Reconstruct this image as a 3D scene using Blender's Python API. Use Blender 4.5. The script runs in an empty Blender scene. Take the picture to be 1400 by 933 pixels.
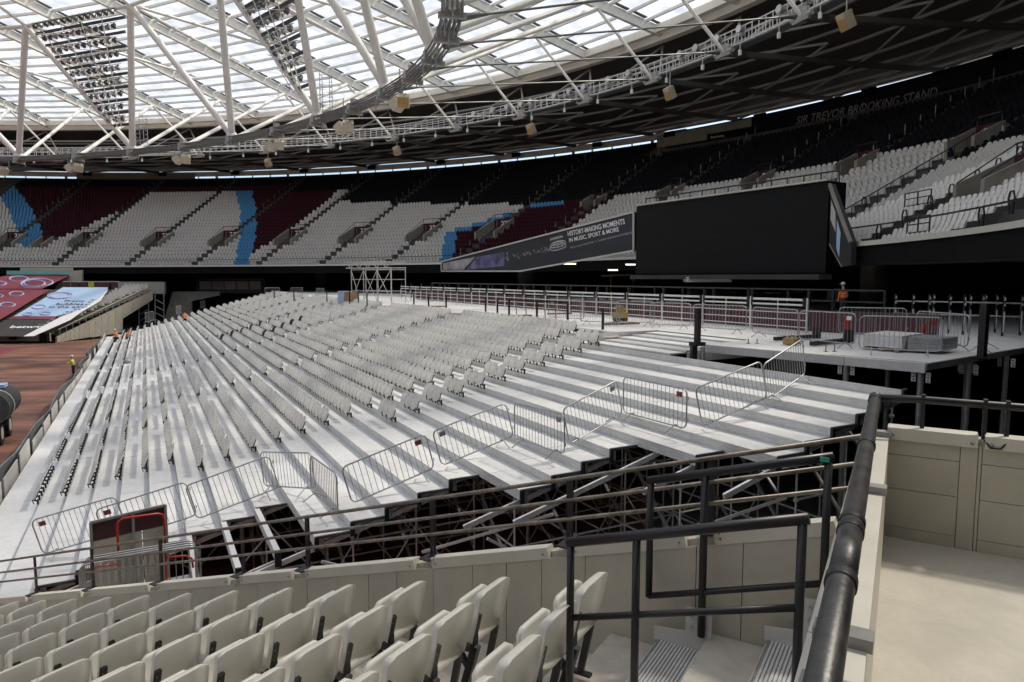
import bpy, bmesh, math, random
import numpy as np
from mathutils import Vector, Matrix
random.seed(7)
PI = math.pi
S = bpy.context.scene
COL = S.collection

# ------------------------------------------------------------------ camera, light, exposure
EYE = 8.7                                   # eye height above the pitch; everything is built about the eye and lifted at the end
FPX, CX, CY, HOR = 933.33, 700.0, 466.5, 380.0
PITCH = math.atan((CY - HOR) / FPX)
cd = bpy.data.cameras.new('camera')
cam = bpy.data.objects.new('camera', cd)
COL.objects.link(cam)
cd.sensor_width = 36.0
cd.lens = 24.0
cd.clip_start = 0.05
cd.clip_end = 3000
cam.rotation_euler = (PI / 2 - PITCH, 0, 0)
S.camera = cam

SUN_AZ = (0.90, 0.44)                       # the sun stands over there, to the right and ahead
SUN_EL = math.radians(53)
world = bpy.data.worlds.new('World')
S.world = world
world.use_nodes = True
wn = world.node_tree
wn.nodes.clear()
sky = wn.nodes.new('ShaderNodeTexSky')
sky.sky_type = 'NISHITA'
sky.sun_disc = False
sky.sun_elevation = SUN_EL
sky.sun_rotation = math.atan2(SUN_AZ[0], SUN_AZ[1])
sky.air_density = 1.0
sky.dust_density = 2.0
bg = wn.nodes.new('ShaderNodeBackground')
bg.inputs['Strength'].default_value = 0.12
wo = wn.nodes.new('ShaderNodeOutputWorld')
wn.links.new(sky.outputs[0], bg.inputs[0])
wn.links.new(bg.outputs[0], wo.inputs[0])
sl = bpy.data.lights.new('sun', 'SUN')
sl.energy = 5.0
sl.angle = math.radians(4.0)
sl.color = (1.0, 0.93, 0.82)
so = bpy.data.objects.new('sun', sl)
COL.objects.link(so)
_h = math.hypot(*SUN_AZ)
_d = Vector((-SUN_AZ[0] / _h * math.cos(SUN_EL), -SUN_AZ[1] / _h * math.cos(SUN_EL), -math.sin(SUN_EL)))
so.rotation_euler = _d.to_track_quat('-Z', 'Y').to_euler()
so.location = (30, 20, 60)
S.view_settings.view_transform = 'Standard'
S.view_settings.look = 'None'
S.view_settings.gamma = 1.0
S.view_settings.exposure = 0.9
S.cycles.use_denoising = True
S.cycles.max_bounces = 10
S.cycles.diffuse_bounces = 5
S.cycles.glossy_bounces = 3
S.cycles.transparent_max_bounces = 12
S.cycles.sample_clamp_indirect = 4.0

# ------------------------------------------------------------------ helpers: rays through the photograph's pixels
_c, _s = math.cos(PITCH), math.sin(PITCH)
def ray(u, v):
    x = (u - CX) / FPX; y = -(v - CY) / FPX
    return np.array([x, _c + _s * y, -_s + _c * y])
def atz(u, v, z):
    d = ray(u, v); return d * (z / d[2])
def atY(u, v, Y):
    d = ray(u, v); return d * (Y / d[1])
def onplane(u, v, P, n):
    d = ray(u, v); n = np.asarray(n, float); return d * (np.dot(P, n) / np.dot(d, n))
def onwall(u, v, P1, P2):                   # vertical plane through two plan points
    n = np.array([P2[1] - P1[1], -(P2[0] - P1[0]), 0.0]); return onplane(u, v, np.array([P1[0], P1[1], 0.0]), n)
def proj(P):
    f = P[1] * _c - P[2] * _s; up = P[1] * _s + P[2] * _c
    if f < 0.05: return (-9999, -9999)
    return CX + FPX * P[0] / f, CY - FPX * up / f

# the bowl: concentric offsets of one oval
EX, EY, EPH, EA, EB = -75.716, 40.334, -0.102, 135.144, 110.842
_C, _S = math.cos(EPH), math.sin(EPH)
def ring(deg, D, z=0.0):
    t = math.radians(deg)
    x, y = EA * math.cos(t), EB * math.sin(t)
    nx, ny = math.cos(t) / EA, math.sin(t) / EB
    L = math.hypot(nx, ny); nx /= L; ny /= L
    x -= nx * D; y -= ny * D
    return np.array([EX + x * _C - y * _S, EY + x * _S + y * _C, z])
def ringn(deg):                             # outward unit normal
    t = math.radians(deg); nx, ny = math.cos(t) / EA, math.sin(t) / EB
    L = math.hypot(nx, ny); nx /= L; ny /= L
    return np.array([nx * _C - ny * _S, nx * _S + ny * _C, 0.0])
# the retractable tier: s along the rows (away), t down towards the pitch
TH = math.radians(28.2)
TA = np.array([-math.sin(TH), math.cos(TH), 0.0]); TB = np.array([-math.cos(TH), -math.sin(TH), 0.0])
def ST(s, t, z=0.0): return TA * s + TB * t + np.array([0, 0, z])
# the corner block the camera stands in: r along the rows, f down towards the pitch
NH = math.radians(31.16)
NR = np.array([math.sin(NH), math.cos(NH), 0.0]); NF = np.array([-math.cos(NH), math.sin(NH), 0.0])
def RF(r, f, z=0.0): return NR * r + NF * f + np.array([0, 0, z])
UP = np.array([0, 0, 1.0])

# ------------------------------------------------------------------ helpers: meshes and objects
OFF = {}
class MB:
    def __init__(self): self.v = []; self.f = []; self.m = []
    def face(self, *pts, mi=0):
        n = len(self.v); self.v += [tuple(map(float, p)) for p in pts]; self.f.append(tuple(range(n, n + len(pts)))); self.m.append(mi)
        return self
    def box(self, c, ex, ey, ez, mi=0):     # centre and three half-extent vectors
        c = np.asarray(c, float); ex = np.asarray(ex, float); ey = np.asarray(ey, float); ez = np.asarray(ez, float)
        n = len(self.v)
        for k in (-1, 1):
            for j in (-1, 1):
                for i in (-1, 1): self.v.append(tuple(c + i * ex + j * ey + k * ez))
        for q in ((0, 2, 3, 1), (4, 5, 7, 6), (0, 1, 5, 4), (2, 6, 7, 3), (0, 4, 6, 2), (1, 3, 7, 5)):
            self.f.append(tuple(n + a for a in q)); self.m.append(mi)
        return self
    def abox(self, x0, x1, y0, y1, z0, z1, mi=0):
        return self.box(((x0 + x1) / 2, (y0 + y1) / 2, (z0 + z1) / 2), ((x1 - x0) / 2, 0, 0), (0, (y1 - y0) / 2, 0), (0, 0, (z1 - z0) / 2), mi)
    def beam(self, p, q, w, h, up=UP, mi=0): # box section from p to q
        p = np.asarray(p, float); q = np.asarray(q, float); d = q - p; L = np.linalg.norm(d)
        if L < 1e-6: return self
        d = d / L; up = np.asarray(up, float)
        x = np.cross(d, up)
        if np.linalg.norm(x) < 1e-4: x = np.cross(d, np.array([1.0, 0, 0]))
        x /= np.linalg.norm(x); y = np.cross(x, d)
        return self.box((p + q) / 2, x * w / 2, d * L / 2, y * h / 2, mi)
    def tube(self, p, q, r, n=8, caps=True, r2=None, mi=0):
        return self.path([p, q], r, n, caps, r2, mi)
    def path(self, pts, r, n=8, caps=True, r2=None, mi=0, closed=False):
        P = [np.asarray(p, float) for p in pts]; base = len(self.v); N = len(P); prev = None
        for i, p in enumerate(P):
            if closed: d = P[(i + 1) % N] - P[i - 1]
            else: d = (P[min(i + 1, N - 1)] - P[max(i - 1, 0)])
            d = d / (np.linalg.norm(d) + 1e-12)
            if prev is None:
                a = np.cross(d, UP)
                if np.linalg.norm(a) < 1e-3: a = np.cross(d, np.array([1.0, 0, 0]))
            else: a = prev - d * np.dot(prev, d)
            a /= np.linalg.norm(a) + 1e-12; b = np.cross(d, a); prev = a
            rr = r if (r2 is None) else r + (r2 - r) * i / max(1, N - 1)
            for k in range(n):
                t = 2 * PI * k / n; self.v.append(tuple(p + (a * math.cos(t) + b * math.sin(t)) * rr))
        for i in range(N if closed else N - 1):
            j = (i + 1) % N
            for k in range(n):
                self.f.append((base + i * n + k, base + i * n + (k + 1) % n, base + j * n + (k + 1) % n, base + j * n + k)); self.m.append(mi)
        if caps and not closed:
            self.f.append(tuple(base + k for k in reversed(range(n)))); self.m.append(mi)
            self.f.append(tuple(base + (N - 1) * n + k for k in range(n))); self.m.append(mi)
        return self
    def prism(self, poly, vec, mi=0):       # polygon extruded along vec
        poly = [np.asarray(p, float) for p in poly]; vec = np.asarray(vec, float); n = len(self.v); k = len(poly)
        self.v += [tuple(p) for p in poly] + [tuple(p + vec) for p in poly]
        self.f.append(tuple(range(n, n + k))[::-1]); self.m.append(mi)
        self.f.append(tuple(range(n + k, n + 2 * k))); self.m.append(mi)
        for i in range(k):
            j = (i + 1) % k; self.f.append((n + i, n + j, n + k + j, n + k + i)); self.m.append(mi)
        return self
    def sphere(self, c, r, nu=10, nv=6, sc=(1, 1, 1), mi=0):
        c = np.asarray(c, float); n = len(self.v)
        for j in range(nv + 1):
            p = PI * j / nv
            for i in range(nu):
                t = 2 * PI * i / nu
                self.v.append((c[0] + r * sc[0] * math.sin(p) * math.cos(t), c[1] + r * sc[1] * math.sin(p) * math.sin(t), c[2] + r * sc[2] * math.cos(p)))
        for j in range(nv):
            for i in range(nu):
                self.f.append((n + j * nu + i, n + (j + 1) * nu + i, n + (j + 1) * nu + (i + 1) % nu, n + j * nu + (i + 1) % nu)); self.m.append(mi)
        return self
    def grid(self, fn, nu, nv, mi=0):
        n = len(self.v)
        for j in range(nv + 1):
            for i in range(nu + 1): self.v.append(tuple(map(float, fn(i / nu, j / nv))))
        for j in range(nv):
            for i in range(nu):
                a = n + j * (nu + 1) + i; self.f.append((a, a + 1, a + nu + 2, a + nu + 1)); self.m.append(mi)
        return self
    def mesh(self, name, mats, smooth=False, off=(0, 0, 0)):
        me = bpy.data.meshes.new(name)
        o = np.asarray(off, float)
        me.from_pydata([tuple(np.subtract(p, o)) for p in self.v], [], self.f)
        if not isinstance(mats, (list, tuple)): mats = [mats]
        for m in mats: me.materials.append(m)
        if len(mats) > 1: me.polygons.foreach_set('material_index', self.m)
        bm = bmesh.new(); bm.from_mesh(me)
        bmesh.ops.remove_doubles(bm, verts=bm.verts, dist=1e-5)
        bmesh.ops.recalc_face_normals(bm, faces=bm.faces)
        bm.to_mesh(me); bm.free()
        if smooth: me.shade_smooth()
        me.update()
        return me
    def build(self, name, mats, parent=None, smooth=False, kind=None, loc=None):
        if parent is not None: off = OFF.get(parent.name, (0, 0, 0))
        else: off = loc if loc is not None else (0, 0, 0)
        me = self.mesh(name, mats, smooth, off)
        o = bpy.data.objects.new(name, me); COL.objects.link(o)
        if parent is not None:
            o.parent = parent; OFF[o.name] = off
        else:
            o.location = off; OFF[o.name] = off
        if kind: o['kind'] = kind
        return o
def put(name, me, parent, loc, rot=(0, 0, 0), scale=None):  # a part that shares mesh data
    o = bpy.data.objects.new(name, me); COL.objects.link(o)
    if parent is not None: o.parent = parent; loc = np.subtract(loc, OFF.get(parent.name, (0, 0, 0)))
    o.location = tuple(map(float, loc)); o.rotation_euler = rot
    if scale: o.scale = scale
    return o
def thing(name, label, cat, loc=(0, 0, 0), group=None):
    o = bpy.data.objects.new(name, None); COL.objects.link(o)
    o.empty_display_size = 0.3
    o.location = tuple(map(float, loc)); OFF[o.name] = tuple(map(float, loc))
    return tag(o, label, cat, group)
def tag(o, label, cat, group=None):
    o['label'] = label; o['category'] = cat
    if group: o['group'] = group
    return o
def struct(o): o['kind'] = 'structure'; return o
def copy_tree(o, parent=None):
    c = o.copy(); COL.objects.link(c)
    if parent is not None: c.parent = parent; c.matrix_parent_inverse = o.matrix_parent_inverse
    for ch in list(o.children): copy_tree(ch, c)
    return c
ORD = ['first', 'second', 'third', 'fourth', 'fifth', 'sixth', 'seventh', 'eighth', 'ninth', 'tenth', 'eleventh', 'twelfth', 'thirteenth', 'fourteenth', 'fifteenth', 'sixteenth', 'seventeenth', 'eighteenth', 'nineteenth', 'twentieth', 'twenty-first', 'twenty-second', 'twenty-third', 'twenty-fourth', 'twenty-fifth', 'twenty-sixth', 'twenty-seventh', 'twenty-eighth', 'twenty-ninth', 'thirtieth']
def ordn(i): return ORD[i] if i < len(ORD) else '%dth' % (i + 1)
def text_verts(s, shear=0.0, bold=0.0, spacing=1.0, depth=0.0):
    cu = bpy.data.curves.new('t', 'FONT'); cu.body = s; cu.size = 1.0; cu.shear = shear; cu.offset = bold; cu.space_character = spacing
    cu.resolution_u = 3; cu.extrude = depth; cu.fill_mode = 'BOTH' if depth else 'FRONT'
    o = bpy.data.objects.new('t', cu); COL.objects.link(o)
    dg = bpy.context.evaluated_depsgraph_get(); dg.update()
    me = bpy.data.meshes.new_from_object(o.evaluated_get(dg))
    v = np.array([p.co[:] for p in me.vertices]); f = [tuple(p.vertices) for p in me.polygons]
    bpy.data.objects.remove(o); bpy.data.curves.remove(cu); bpy.data.meshes.remove(me)
    mn, mx = v.min(0), v.max(0)
    v[:, 0] = (v[:, 0] - mn[0]) / (mx[0] - mn[0]); v[:, 1] = (v[:, 1] - mn[1]) / (mx[1] - mn[1])
    return v, f
def lettering(s, fn, mat, parent, name='lettering', **k):   # fn maps (x 0..1, y 0..1) to a point
    v, f = text_verts(s, **k)
    mb = MB(); mb.v = [tuple(map(float, fn(a[0], a[1]))) for a in v]; mb.f = f; mb.m = [0] * len(f)
    return mb.build(name, mat, parent)
def quadmap(A, B, Cc, off=(0, 0, 0)):       # baseline start, baseline end, cap height over the start
    A = np.asarray(A, float) + off; u = np.asarray(B, float) + off - A; w = np.asarray(Cc, float) + off - A
    return lambda x, y: A + u * x + w * y

# ------------------------------------------------------------------ materials
def mat(name, col, rough=0.6, metal=0.0, noise=0.0, nscale=6.0, bump=0.0, bscale=30.0, col2=None, stretch=None, spec=0.5, vary=0.0, dirt=0.0, trans=0.0):
    m = bpy.data.materials.new(name); m.use_nodes = True; n = m.node_tree.nodes; l = m.node_tree.links
    b = n['Principled BSDF']
    b.inputs['Base Color'].default_value = (*col, 1); b.inputs['Roughness'].default_value = rough; b.inputs['Metallic'].default_value = metal
    b.inputs['Specular IOR Level'].default_value = spec
    tc = n.new('ShaderNodeNewGeometry'); src = tc.outputs['Position']
    if stretch:
        mp = n.new('ShaderNodeMapping'); mp.inputs['Scale'].default_value = stretch; l.new(src, mp.inputs[0]); src = mp.outputs[0]
    if noise > 0 or col2:
        t = n.new('ShaderNodeTexNoise'); t.inputs['Scale'].default_value = nscale; t.inputs['Detail'].default_value = 6; t.inputs['Roughness'].default_value = 0.65
        l.new(src, t.inputs['Vector'])
        r = n.new('ShaderNodeValToRGB'); r.color_ramp.elements[0].position = 0.34; r.color_ramp.elements[1].position = 0.66
        c2 = col2 if col2 else tuple(min(1, c * (1 + noise)) for c in col)
        c1 = tuple(c * (1 - noise) for c in col)
        r.color_ramp.elements[0].color = (*c1, 1); r.color_ramp.elements[1].color = (*c2, 1)
        l.new(t.outputs['Fac'], r.inputs[0]); l.new(r.outputs[0], b.inputs['Base Color'])
        rr = n.new('ShaderNodeMapRange'); rr.inputs['To Min'].default_value = max(0.05, rough - 0.12); rr.inputs['To Max'].default_value = min(1, rough + 0.12)
        l.new(t.outputs['Fac'], rr.inputs[0]); l.new(rr.outputs[0], b.inputs['Roughness'])
    if dirt > 0 or vary > 0:
        old = b.inputs['Base Color']; prev = old.links[0].from_socket if old.links else None
        mx = n.new('ShaderNodeMixRGB'); mx.blend_type = 'MULTIPLY'; mx.inputs[0].default_value = 1.0
        if prev: l.new(prev, mx.inputs[1])
        else: mx.inputs[1].default_value = (*col, 1)
        oi = n.new('ShaderNodeObjectInfo'); mr = n.new('ShaderNodeMapRange'); mr.inputs['To Min'].default_value = 1 - vary; mr.inputs['To Max'].default_value = 1.0
        l.new(oi.outputs['Random'], mr.inputs[0]); val = mr.outputs[0]
        if dirt > 0:
            td = n.new('ShaderNodeTexNoise'); td.inputs['Scale'].default_value = 2.6; td.inputs['Detail'].default_value = 10; td.inputs['Roughness'].default_value = 0.75; td.inputs['Distortion'].default_value = 0.6
            l.new(src, td.inputs['Vector']); md = n.new('ShaderNodeMapRange'); md.inputs['From Min'].default_value = 0.40; md.inputs['From Max'].default_value = 0.60; md.inputs['To Min'].default_value = 1 - dirt; md.inputs['To Max'].default_value = 1.0
            l.new(td.outputs['Fac'], md.inputs[0]); mm = n.new('ShaderNodeMath'); mm.operation = 'MULTIPLY'; l.new(val, mm.inputs[0]); l.new(md.outputs[0], mm.inputs[1]); val = mm.outputs[0]
        l.new(val, mx.inputs[2]); l.new(mx.outputs[0], b.inputs['Base Color'])
    if trans > 0:
        out = n['Material Output']; tl = n.new('ShaderNodeBsdfTranslucent'); tl.inputs[0].default_value = (*col, 1); ms = n.new('ShaderNodeMixShader'); ms.inputs[0].default_value = trans
        l.new(b.outputs[0], ms.inputs[1]); l.new(tl.outputs[0], ms.inputs[2]); l.new(ms.outputs[0], out.inputs[0])
    if bump > 0:
        t2 = n.new('ShaderNodeTexNoise'); t2.inputs['Scale'].default_value = bscale; t2.inputs['Detail'].default_value = 4; l.new(src, t2.inputs['Vector'])
        bp = n.new('ShaderNodeBump'); bp.inputs['Strength'].default_value = bump; bp.inputs['Distance'].default_value = 0.02
        l.new(t2.outputs['Fac'], bp.inputs['Height']); l.new(bp.outputs[0], b.inputs['Normal'])
    return m
M = {}
M['deck'] = mat('white_deck_coating', (0.72, 0.722, 0.712), 0.6, noise=0.05, nscale=0.7, bump=0.15, bscale=25, vary=0.10, dirt=0.10)
M['riser'] = mat('aluminium_riser', (0.78, 0.78, 0.76), 0.45, 0.0, noise=0.06, nscale=2.0, vary=0.12, dirt=0.10)
M['alu'] = mat('bright_aluminium', (0.66, 0.66, 0.65), 0.38, 0.3, noise=0.10, nscale=5)
M['galv'] = mat('galvanised_steel', (0.42, 0.43, 0.44), 0.42, 0.7, noise=0.15, nscale=9)
M['scaf'] = mat('scaffold_steel', (0.68, 0.68, 0.68), 0.42, 0.25, noise=0.18, nscale=7)
M['white_seat'] = mat('white_seat_plastic', (0.89, 0.875, 0.825), 0.32, noise=0.03, nscale=4, vary=0.05, dirt=0.05, trans=0.48)
M['white_temp'] = mat('white_temporary_seat_plastic', (0.84, 0.83, 0.80), 0.42, noise=0.03, nscale=2, vary=0.06, trans=0.58)
M['far_white'] = mat('white_stand_seat_plastic', (0.78, 0.765, 0.73), 0.5, noise=0.05, nscale=1.5)
M['claret'] = mat('claret_plastic', (0.050, 0.008, 0.017), 0.55, noise=0.12, nscale=1.5, spec=0.25)
M['blue'] = mat('sky_blue_plastic', (0.10, 0.36, 0.68), 0.45, noise=0.06, nscale=1.5)
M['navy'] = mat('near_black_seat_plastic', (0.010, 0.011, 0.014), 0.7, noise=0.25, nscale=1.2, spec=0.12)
M['black'] = mat('black_painted_steel', (0.012, 0.012, 0.014), 0.42, noise=0.25, nscale=9)
M['blackmatt'] = mat('matt_black_panel', (0.006, 0.006, 0.0065), 0.8, noise=0.2, nscale=0.8, spec=0.12)
M['pipe'] = mat('worn_black_rail_paint', (0.022, 0.022, 0.024), 0.42, noise=0.55, nscale=14, bump=0.08, bscale=50, col2=(0.05, 0.05, 0.05))
M['rail_worn'] = mat('rubbed_bronze_rail', (0.17, 0.145, 0.12), 0.40, 0.2, noise=0.35, nscale=8, col2=(0.30, 0.26, 0.22))
M['cream'] = mat('cream_wall_panel', (0.50, 0.47, 0.39), 0.5, noise=0.06, nscale=1.2, bump=0.05, vary=0.05, dirt=0.09)
M['creamcap'] = mat('pale_cream_capping', (0.60, 0.575, 0.50), 0.45, noise=0.05, nscale=3)
M['concrete'] = mat('concrete_floor', (0.52, 0.48, 0.41), 0.8, noise=0.10, nscale=3.5, bump=0.25, bscale=40, dirt=0.16)
M['stepbase'] = mat('step_groove_shadow_metal', (0.33, 0.33, 0.32), 0.5, 0.5, noise=0.1, nscale=5)
M['landing'] = mat('landing_screed', (0.50, 0.467, 0.395), 0.75, noise=0.09, nscale=1.7, bump=0.2, bscale=60, dirt=0.12)
M['darkconc'] = mat('grey_terrace_concrete', (0.085, 0.083, 0.078), 0.85, noise=0.25, nscale=0.7)
M['vomwall'] = mat('vomitory_concrete', (0.27, 0.255, 0.21), 0.8, noise=0.18, nscale=0.9)
M['steelwhite'] = mat('white_painted_steel', (0.76, 0.75, 0.70), 0.45, noise=0.07, nscale=0.8)
M['steelcream'] = mat('cream_ring_steel', (0.78, 0.755, 0.68), 0.5, noise=0.06, nscale=0.5)
M['steeldark'] = mat('roof_underside_steel', (0.36, 0.345, 0.315), 0.6, noise=0.1, nscale=0.5)
M['clad'] = mat('roof_underside_membrane', (0.085, 0.082, 0.076), 0.8, noise=0.15, nscale=0.25)
M['cable'] = mat('tension_cable', (0.19, 0.20, 0.19), 0.5, 0.4, noise=0.2, nscale=5)
M['cablegrey'] = mat('grey_cable_clamp', (0.36, 0.36, 0.34), 0.5, 0.3, noise=0.15, nscale=5)
M['lampdark'] = mat('lamp_housing', (0.075, 0.085, 0.09), 0.5, noise=0.2, nscale=3)
M['lampgrey'] = mat('lamp_bracket', (0.32, 0.32, 0.31), 0.5, 0.4, noise=0.2, nscale=3)
M['lampglass'] = mat('lamp_lens', (0.6, 0.62, 0.64), 0.12, 0.3)
M['spk'] = mat('cream_speaker_cabinet', (0.55, 0.48, 0.36), 0.55, noise=0.08, nscale=3)
M['spkfront'] = mat('tan_speaker_grille', (0.45, 0.28, 0.11), 0.7, noise=0.2, nscale=8)
M['maroon'] = mat('maroon_hoarding', (0.085, 0.028, 0.036), 0.6, noise=0.12, nscale=1.0)
M['turq'] = mat('turquoise_banner', (0.25, 0.52, 0.46), 0.6, noise=0.05, nscale=0.5)
M['sheetclaret'] = mat('claret_cover_sheet', (0.22, 0.045, 0.065), 0.6, noise=0.12, nscale=0.25, bump=0.4, bscale=0.6)
M['sheetblue'] = mat('pale_blue_cover_sheet', (0.40, 0.55, 0.76), 0.6, noise=0.07, nscale=0.3, bump=0.4, bscale=0.6)
M['sheetblack'] = mat('black_cover_sheet', (0.045, 0.042, 0.040), 0.65, noise=0.2, nscale=0.3, bump=0.4, bscale=0.6)
M['white'] = mat('white_print', (0.78, 0.78, 0.76), 0.6, noise=0.03, nscale=2)
M['silver'] = mat('silver_print', (0.48, 0.48, 0.46), 0.6)
M['lilac'] = mat('lilac_print', (0.42, 0.42, 0.62), 0.6)
M['bannerblack'] = mat('charcoal_banner_vinyl', (0.022, 0.025, 0.03), 0.5, noise=0.15, nscale=0.4)
M['greyletter'] = mat('dull_grey_letters', (0.24, 0.235, 0.22), 0.7)
M['yellow'] = mat('yellow_board', (0.62, 0.52, 0.06), 0.6, noise=0.06, nscale=2)
M['orange'] = mat('orange_hi_vis_cloth', (0.80, 0.17, 0.03), 0.8, noise=0.1, nscale=12)
M['hivis'] = mat('yellow_hi_vis_cloth', (0.62, 0.78, 0.05), 0.8, noise=0.1, nscale=12)
M['skin'] = mat('skin', (0.45, 0.27, 0.19), 0.6)
M['trouser'] = mat('dark_work_trousers', (0.02, 0.022, 0.03), 0.85, noise=0.2, nscale=8)
M['helmet'] = mat('white_helmet_plastic', (0.75, 0.75, 0.73), 0.35)
M['red'] = mat('red_painted_steel', (0.42, 0.022, 0.018), 0.35, noise=0.1, nscale=6)
M['wood'] = mat('raw_timber', (0.30, 0.20, 0.11), 0.8, noise=0.25, nscale=6, stretch=(1, 8, 1))
M['yellowbox'] = mat('mustard_case', (0.36, 0.26, 0.08), 0.55, noise=0.12, nscale=5)
M['redplate'] = mat('red_label_plate', (0.24, 0.045, 0.045), 0.5)
M['greyplate'] = mat('grey_label_plate', (0.25, 0.25, 0.25), 0.5)
M['fencegrey'] = mat('grey_fence_fabric', (0.16, 0.17, 0.165), 0.75, noise=0.18, nscale=1.5)
M['hoard'] = mat('white_hoarding_board', (0.56, 0.54, 0.51), 0.6, noise=0.08, nscale=0.8)
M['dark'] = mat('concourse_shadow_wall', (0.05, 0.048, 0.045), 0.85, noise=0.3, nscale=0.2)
M['rubber'] = mat('black_rubber', (0.015, 0.015, 0.016), 0.8, noise=0.15, nscale=10)
M['teal'] = mat('teal_vehicle_paint', (0.03, 0.16, 0.17), 0.35)
M['roll'] = mat('rolled_grey_matting', (0.045, 0.047, 0.05), 0.75, noise=0.2, nscale=5, stretch=(1, 1, 6))
M['yellowtape'] = mat('yellow_marker_tape', (0.60, 0.55, 0.04), 0.5)
M['teal_tape'] = mat('green_tape', (0.02, 0.30, 0.24), 0.5)

def pitch_material():
    m = bpy.data.materials.new('brown_pitch_boards'); m.use_nodes = True; n = m.node_tree.nodes; l = m.node_tree.links
    b = n['Principled BSDF']; b.inputs['Roughness'].default_value = 0.75
    g = n.new('ShaderNodeNewGeometry'); mp = n.new('ShaderNodeMapping'); mp.inputs['Rotation'].default_value = (0, 0, -(PI / 2 - TH - 0.26))
    mp.inputs['Rotation'].default_value = (0, 0, 0.0)
    l.new(g.outputs['Position'], mp.inputs[0])
    br = n.new('ShaderNodeTexBrick'); br.inputs['Scale'].default_value = 1.0; br.inputs['Brick Width'].default_value = 2.5; br.inputs['Row Height'].default_value = 1.25
    br.inputs['Color1'].default_value = (0.185, 0.085, 0.058, 1); br.inputs['Color2'].default_value = (0.25, 0.115, 0.078, 1)
    br.inputs['Mortar'].default_value = (0.30, 0.20, 0.145, 1); br.inputs['Mortar Size'].default_value = 0.03; br.inputs['Bias'].default_value = -0.1
    l.new(mp.outputs[0], br.inputs['Vector'])
    t = n.new('ShaderNodeTexNoise'); t.inputs['Scale'].default_value = 0.35; t.inputs['Detail'].default_value = 7
    st = n.new('ShaderNodeMapping'); st.inputs['Scale'].default_value = (0.35, 1.6, 1); l.new(g.outputs['Position'], st.inputs[0]); l.new(st.outputs[0], t.inputs['Vector'])
    mx = n.new('ShaderNodeMixRGB'); mx.blend_type = 'MULTIPLY'; mx.inputs[0].default_value = 0.8
    r = n.new('ShaderNodeValToRGB'); r.color_ramp.elements[0].position = 0.35; r.color_ramp.elements[0].color = (0.45, 0.45, 0.5, 1); r.color_ramp.elements[1].position = 0.62; r.color_ramp.elements[1].color = (1.25, 1.15, 1.05, 1)
    l.new(t.outputs['Fac'], r.inputs[0]); l.new(br.outputs['Color'], mx.inputs[1]); l.new(r.outputs[0], mx.inputs[2]); l.new(mx.outputs[0], b.inputs['Base Color'])
    return m
M['pitch'] = pitch_material()
def roof_panel_material():
    m = bpy.data.materials.new('translucent_roof_sheet'); m.use_nodes = True; n = m.node_tree.nodes; l = m.node_tree.links
    n.remove(n['Principled BSDF']); out = n['Material Output']
    tl = n.new('ShaderNodeBsdfTranslucent'); tr = n.new('ShaderNodeBsdfTransparent'); df = n.new('ShaderNodeBsdfDiffuse')
    g = n.new('ShaderNodeNewGeometry'); t = n.new('ShaderNodeTexNoise'); t.inputs['Scale'].default_value = 0.5; t.inputs['Detail'].default_value = 6
    l.new(g.outputs['Position'], t.inputs['Vector'])
    r = n.new('ShaderNodeValToRGB'); r.color_ramp.elements[0].position = 0.3; r.color_ramp.elements[0].color = (0.46, 0.465, 0.47, 1); r.color_ramp.elements[1].position = 0.6; r.color_ramp.elements[1].color = (0.69, 0.69, 0.68, 1)
    l.new(t.outputs['Fac'], r.inputs[0]); l.new(r.outputs[0], tl.inputs[0]); l.new(r.outputs[0], tr.inputs[0])
    df.inputs[0].default_value = (0.6, 0.6, 0.6, 1)
    a = n.new('ShaderNodeMixShader'); a.inputs[0].default_value = 0.57; l.new(tl.outputs[0], a.inputs[1]); l.new(tr.outputs[0], a.inputs[2])
    c = n.new('ShaderNodeMixShader'); c.inputs[0].default_value = 0.08; l.new(a.outputs[0], c.inputs[1]); l.new(df.outputs[0], c.inputs[2])
    l.new(c.outputs[0], out.inputs[0])
    return m
M['panel'] = roof_panel_material()
# ================================================================== SETTING: ground
g = MB(); g.face((-1500, -1500, -EYE - 0.02), (1500, -1500, -EYE - 0.02), (1500, 1500, -EYE - 0.02), (-1500, 1500, -EYE - 0.02))
struct(g.build('ground', mat('grey_ground', (0.12, 0.12, 0.115), 0.9, noise=0.2, nscale=0.3)))
g = MB()
pts = [ring(a, 52.5, -EYE) for a in range(0, 360, 4)]
g.face(*pts)
struct(g.build('pitch', M['pitch']))
def darkpatch(): 
    g = MB(); z = -EYE + 0.006
    g.face(atz(-40, 486, z), atz(0, 486, z), atz(30, 475.5, z), atz(-40, 475.5, z))
    struct(g.build('claret_ground_sheet', M['sheetclaret']))
darkpatch()

# ================================================================== ROOF
NB = 53; DB = 360.0 / NB
BEAM = [90.3 + DB * (i - 24) for i in range(NB)]
def zr(D):
    if D < 28.4: return 22.0 + (D - 2.6) / 25.8 * 4.8
    return 26.8 + (D - 28.4) * 0.092
roof = thing('stadium_roof', 'sweeping stadium roof of white beams with translucent sheets over a dark outer ring', 'roof', (*ring(60, 10)[:2], 24))
def sweep(mb, D, z, w, h, a0=0, a1=360, n=240):
    for i in range(n):
        A, B = a0 + (a1 - a0) * i / n, a0 + (a1 - a0) * (i + 1) / n
        q = []
        for a in (A, B):
            q.append([ring(a, D - w / 2, z - h / 2), ring(a, D + w / 2, z - h / 2), ring(a, D + w / 2, z + h / 2), ring(a, D - w / 2, z + h / 2)])
        for k in range(4): mb.face(q[0][k], q[0][(k + 1) % 4], q[1][(k + 1) % 4], q[1][k])
def inview(a, lo=14, hi=112): return lo <= (a % 360) <= hi
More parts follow.
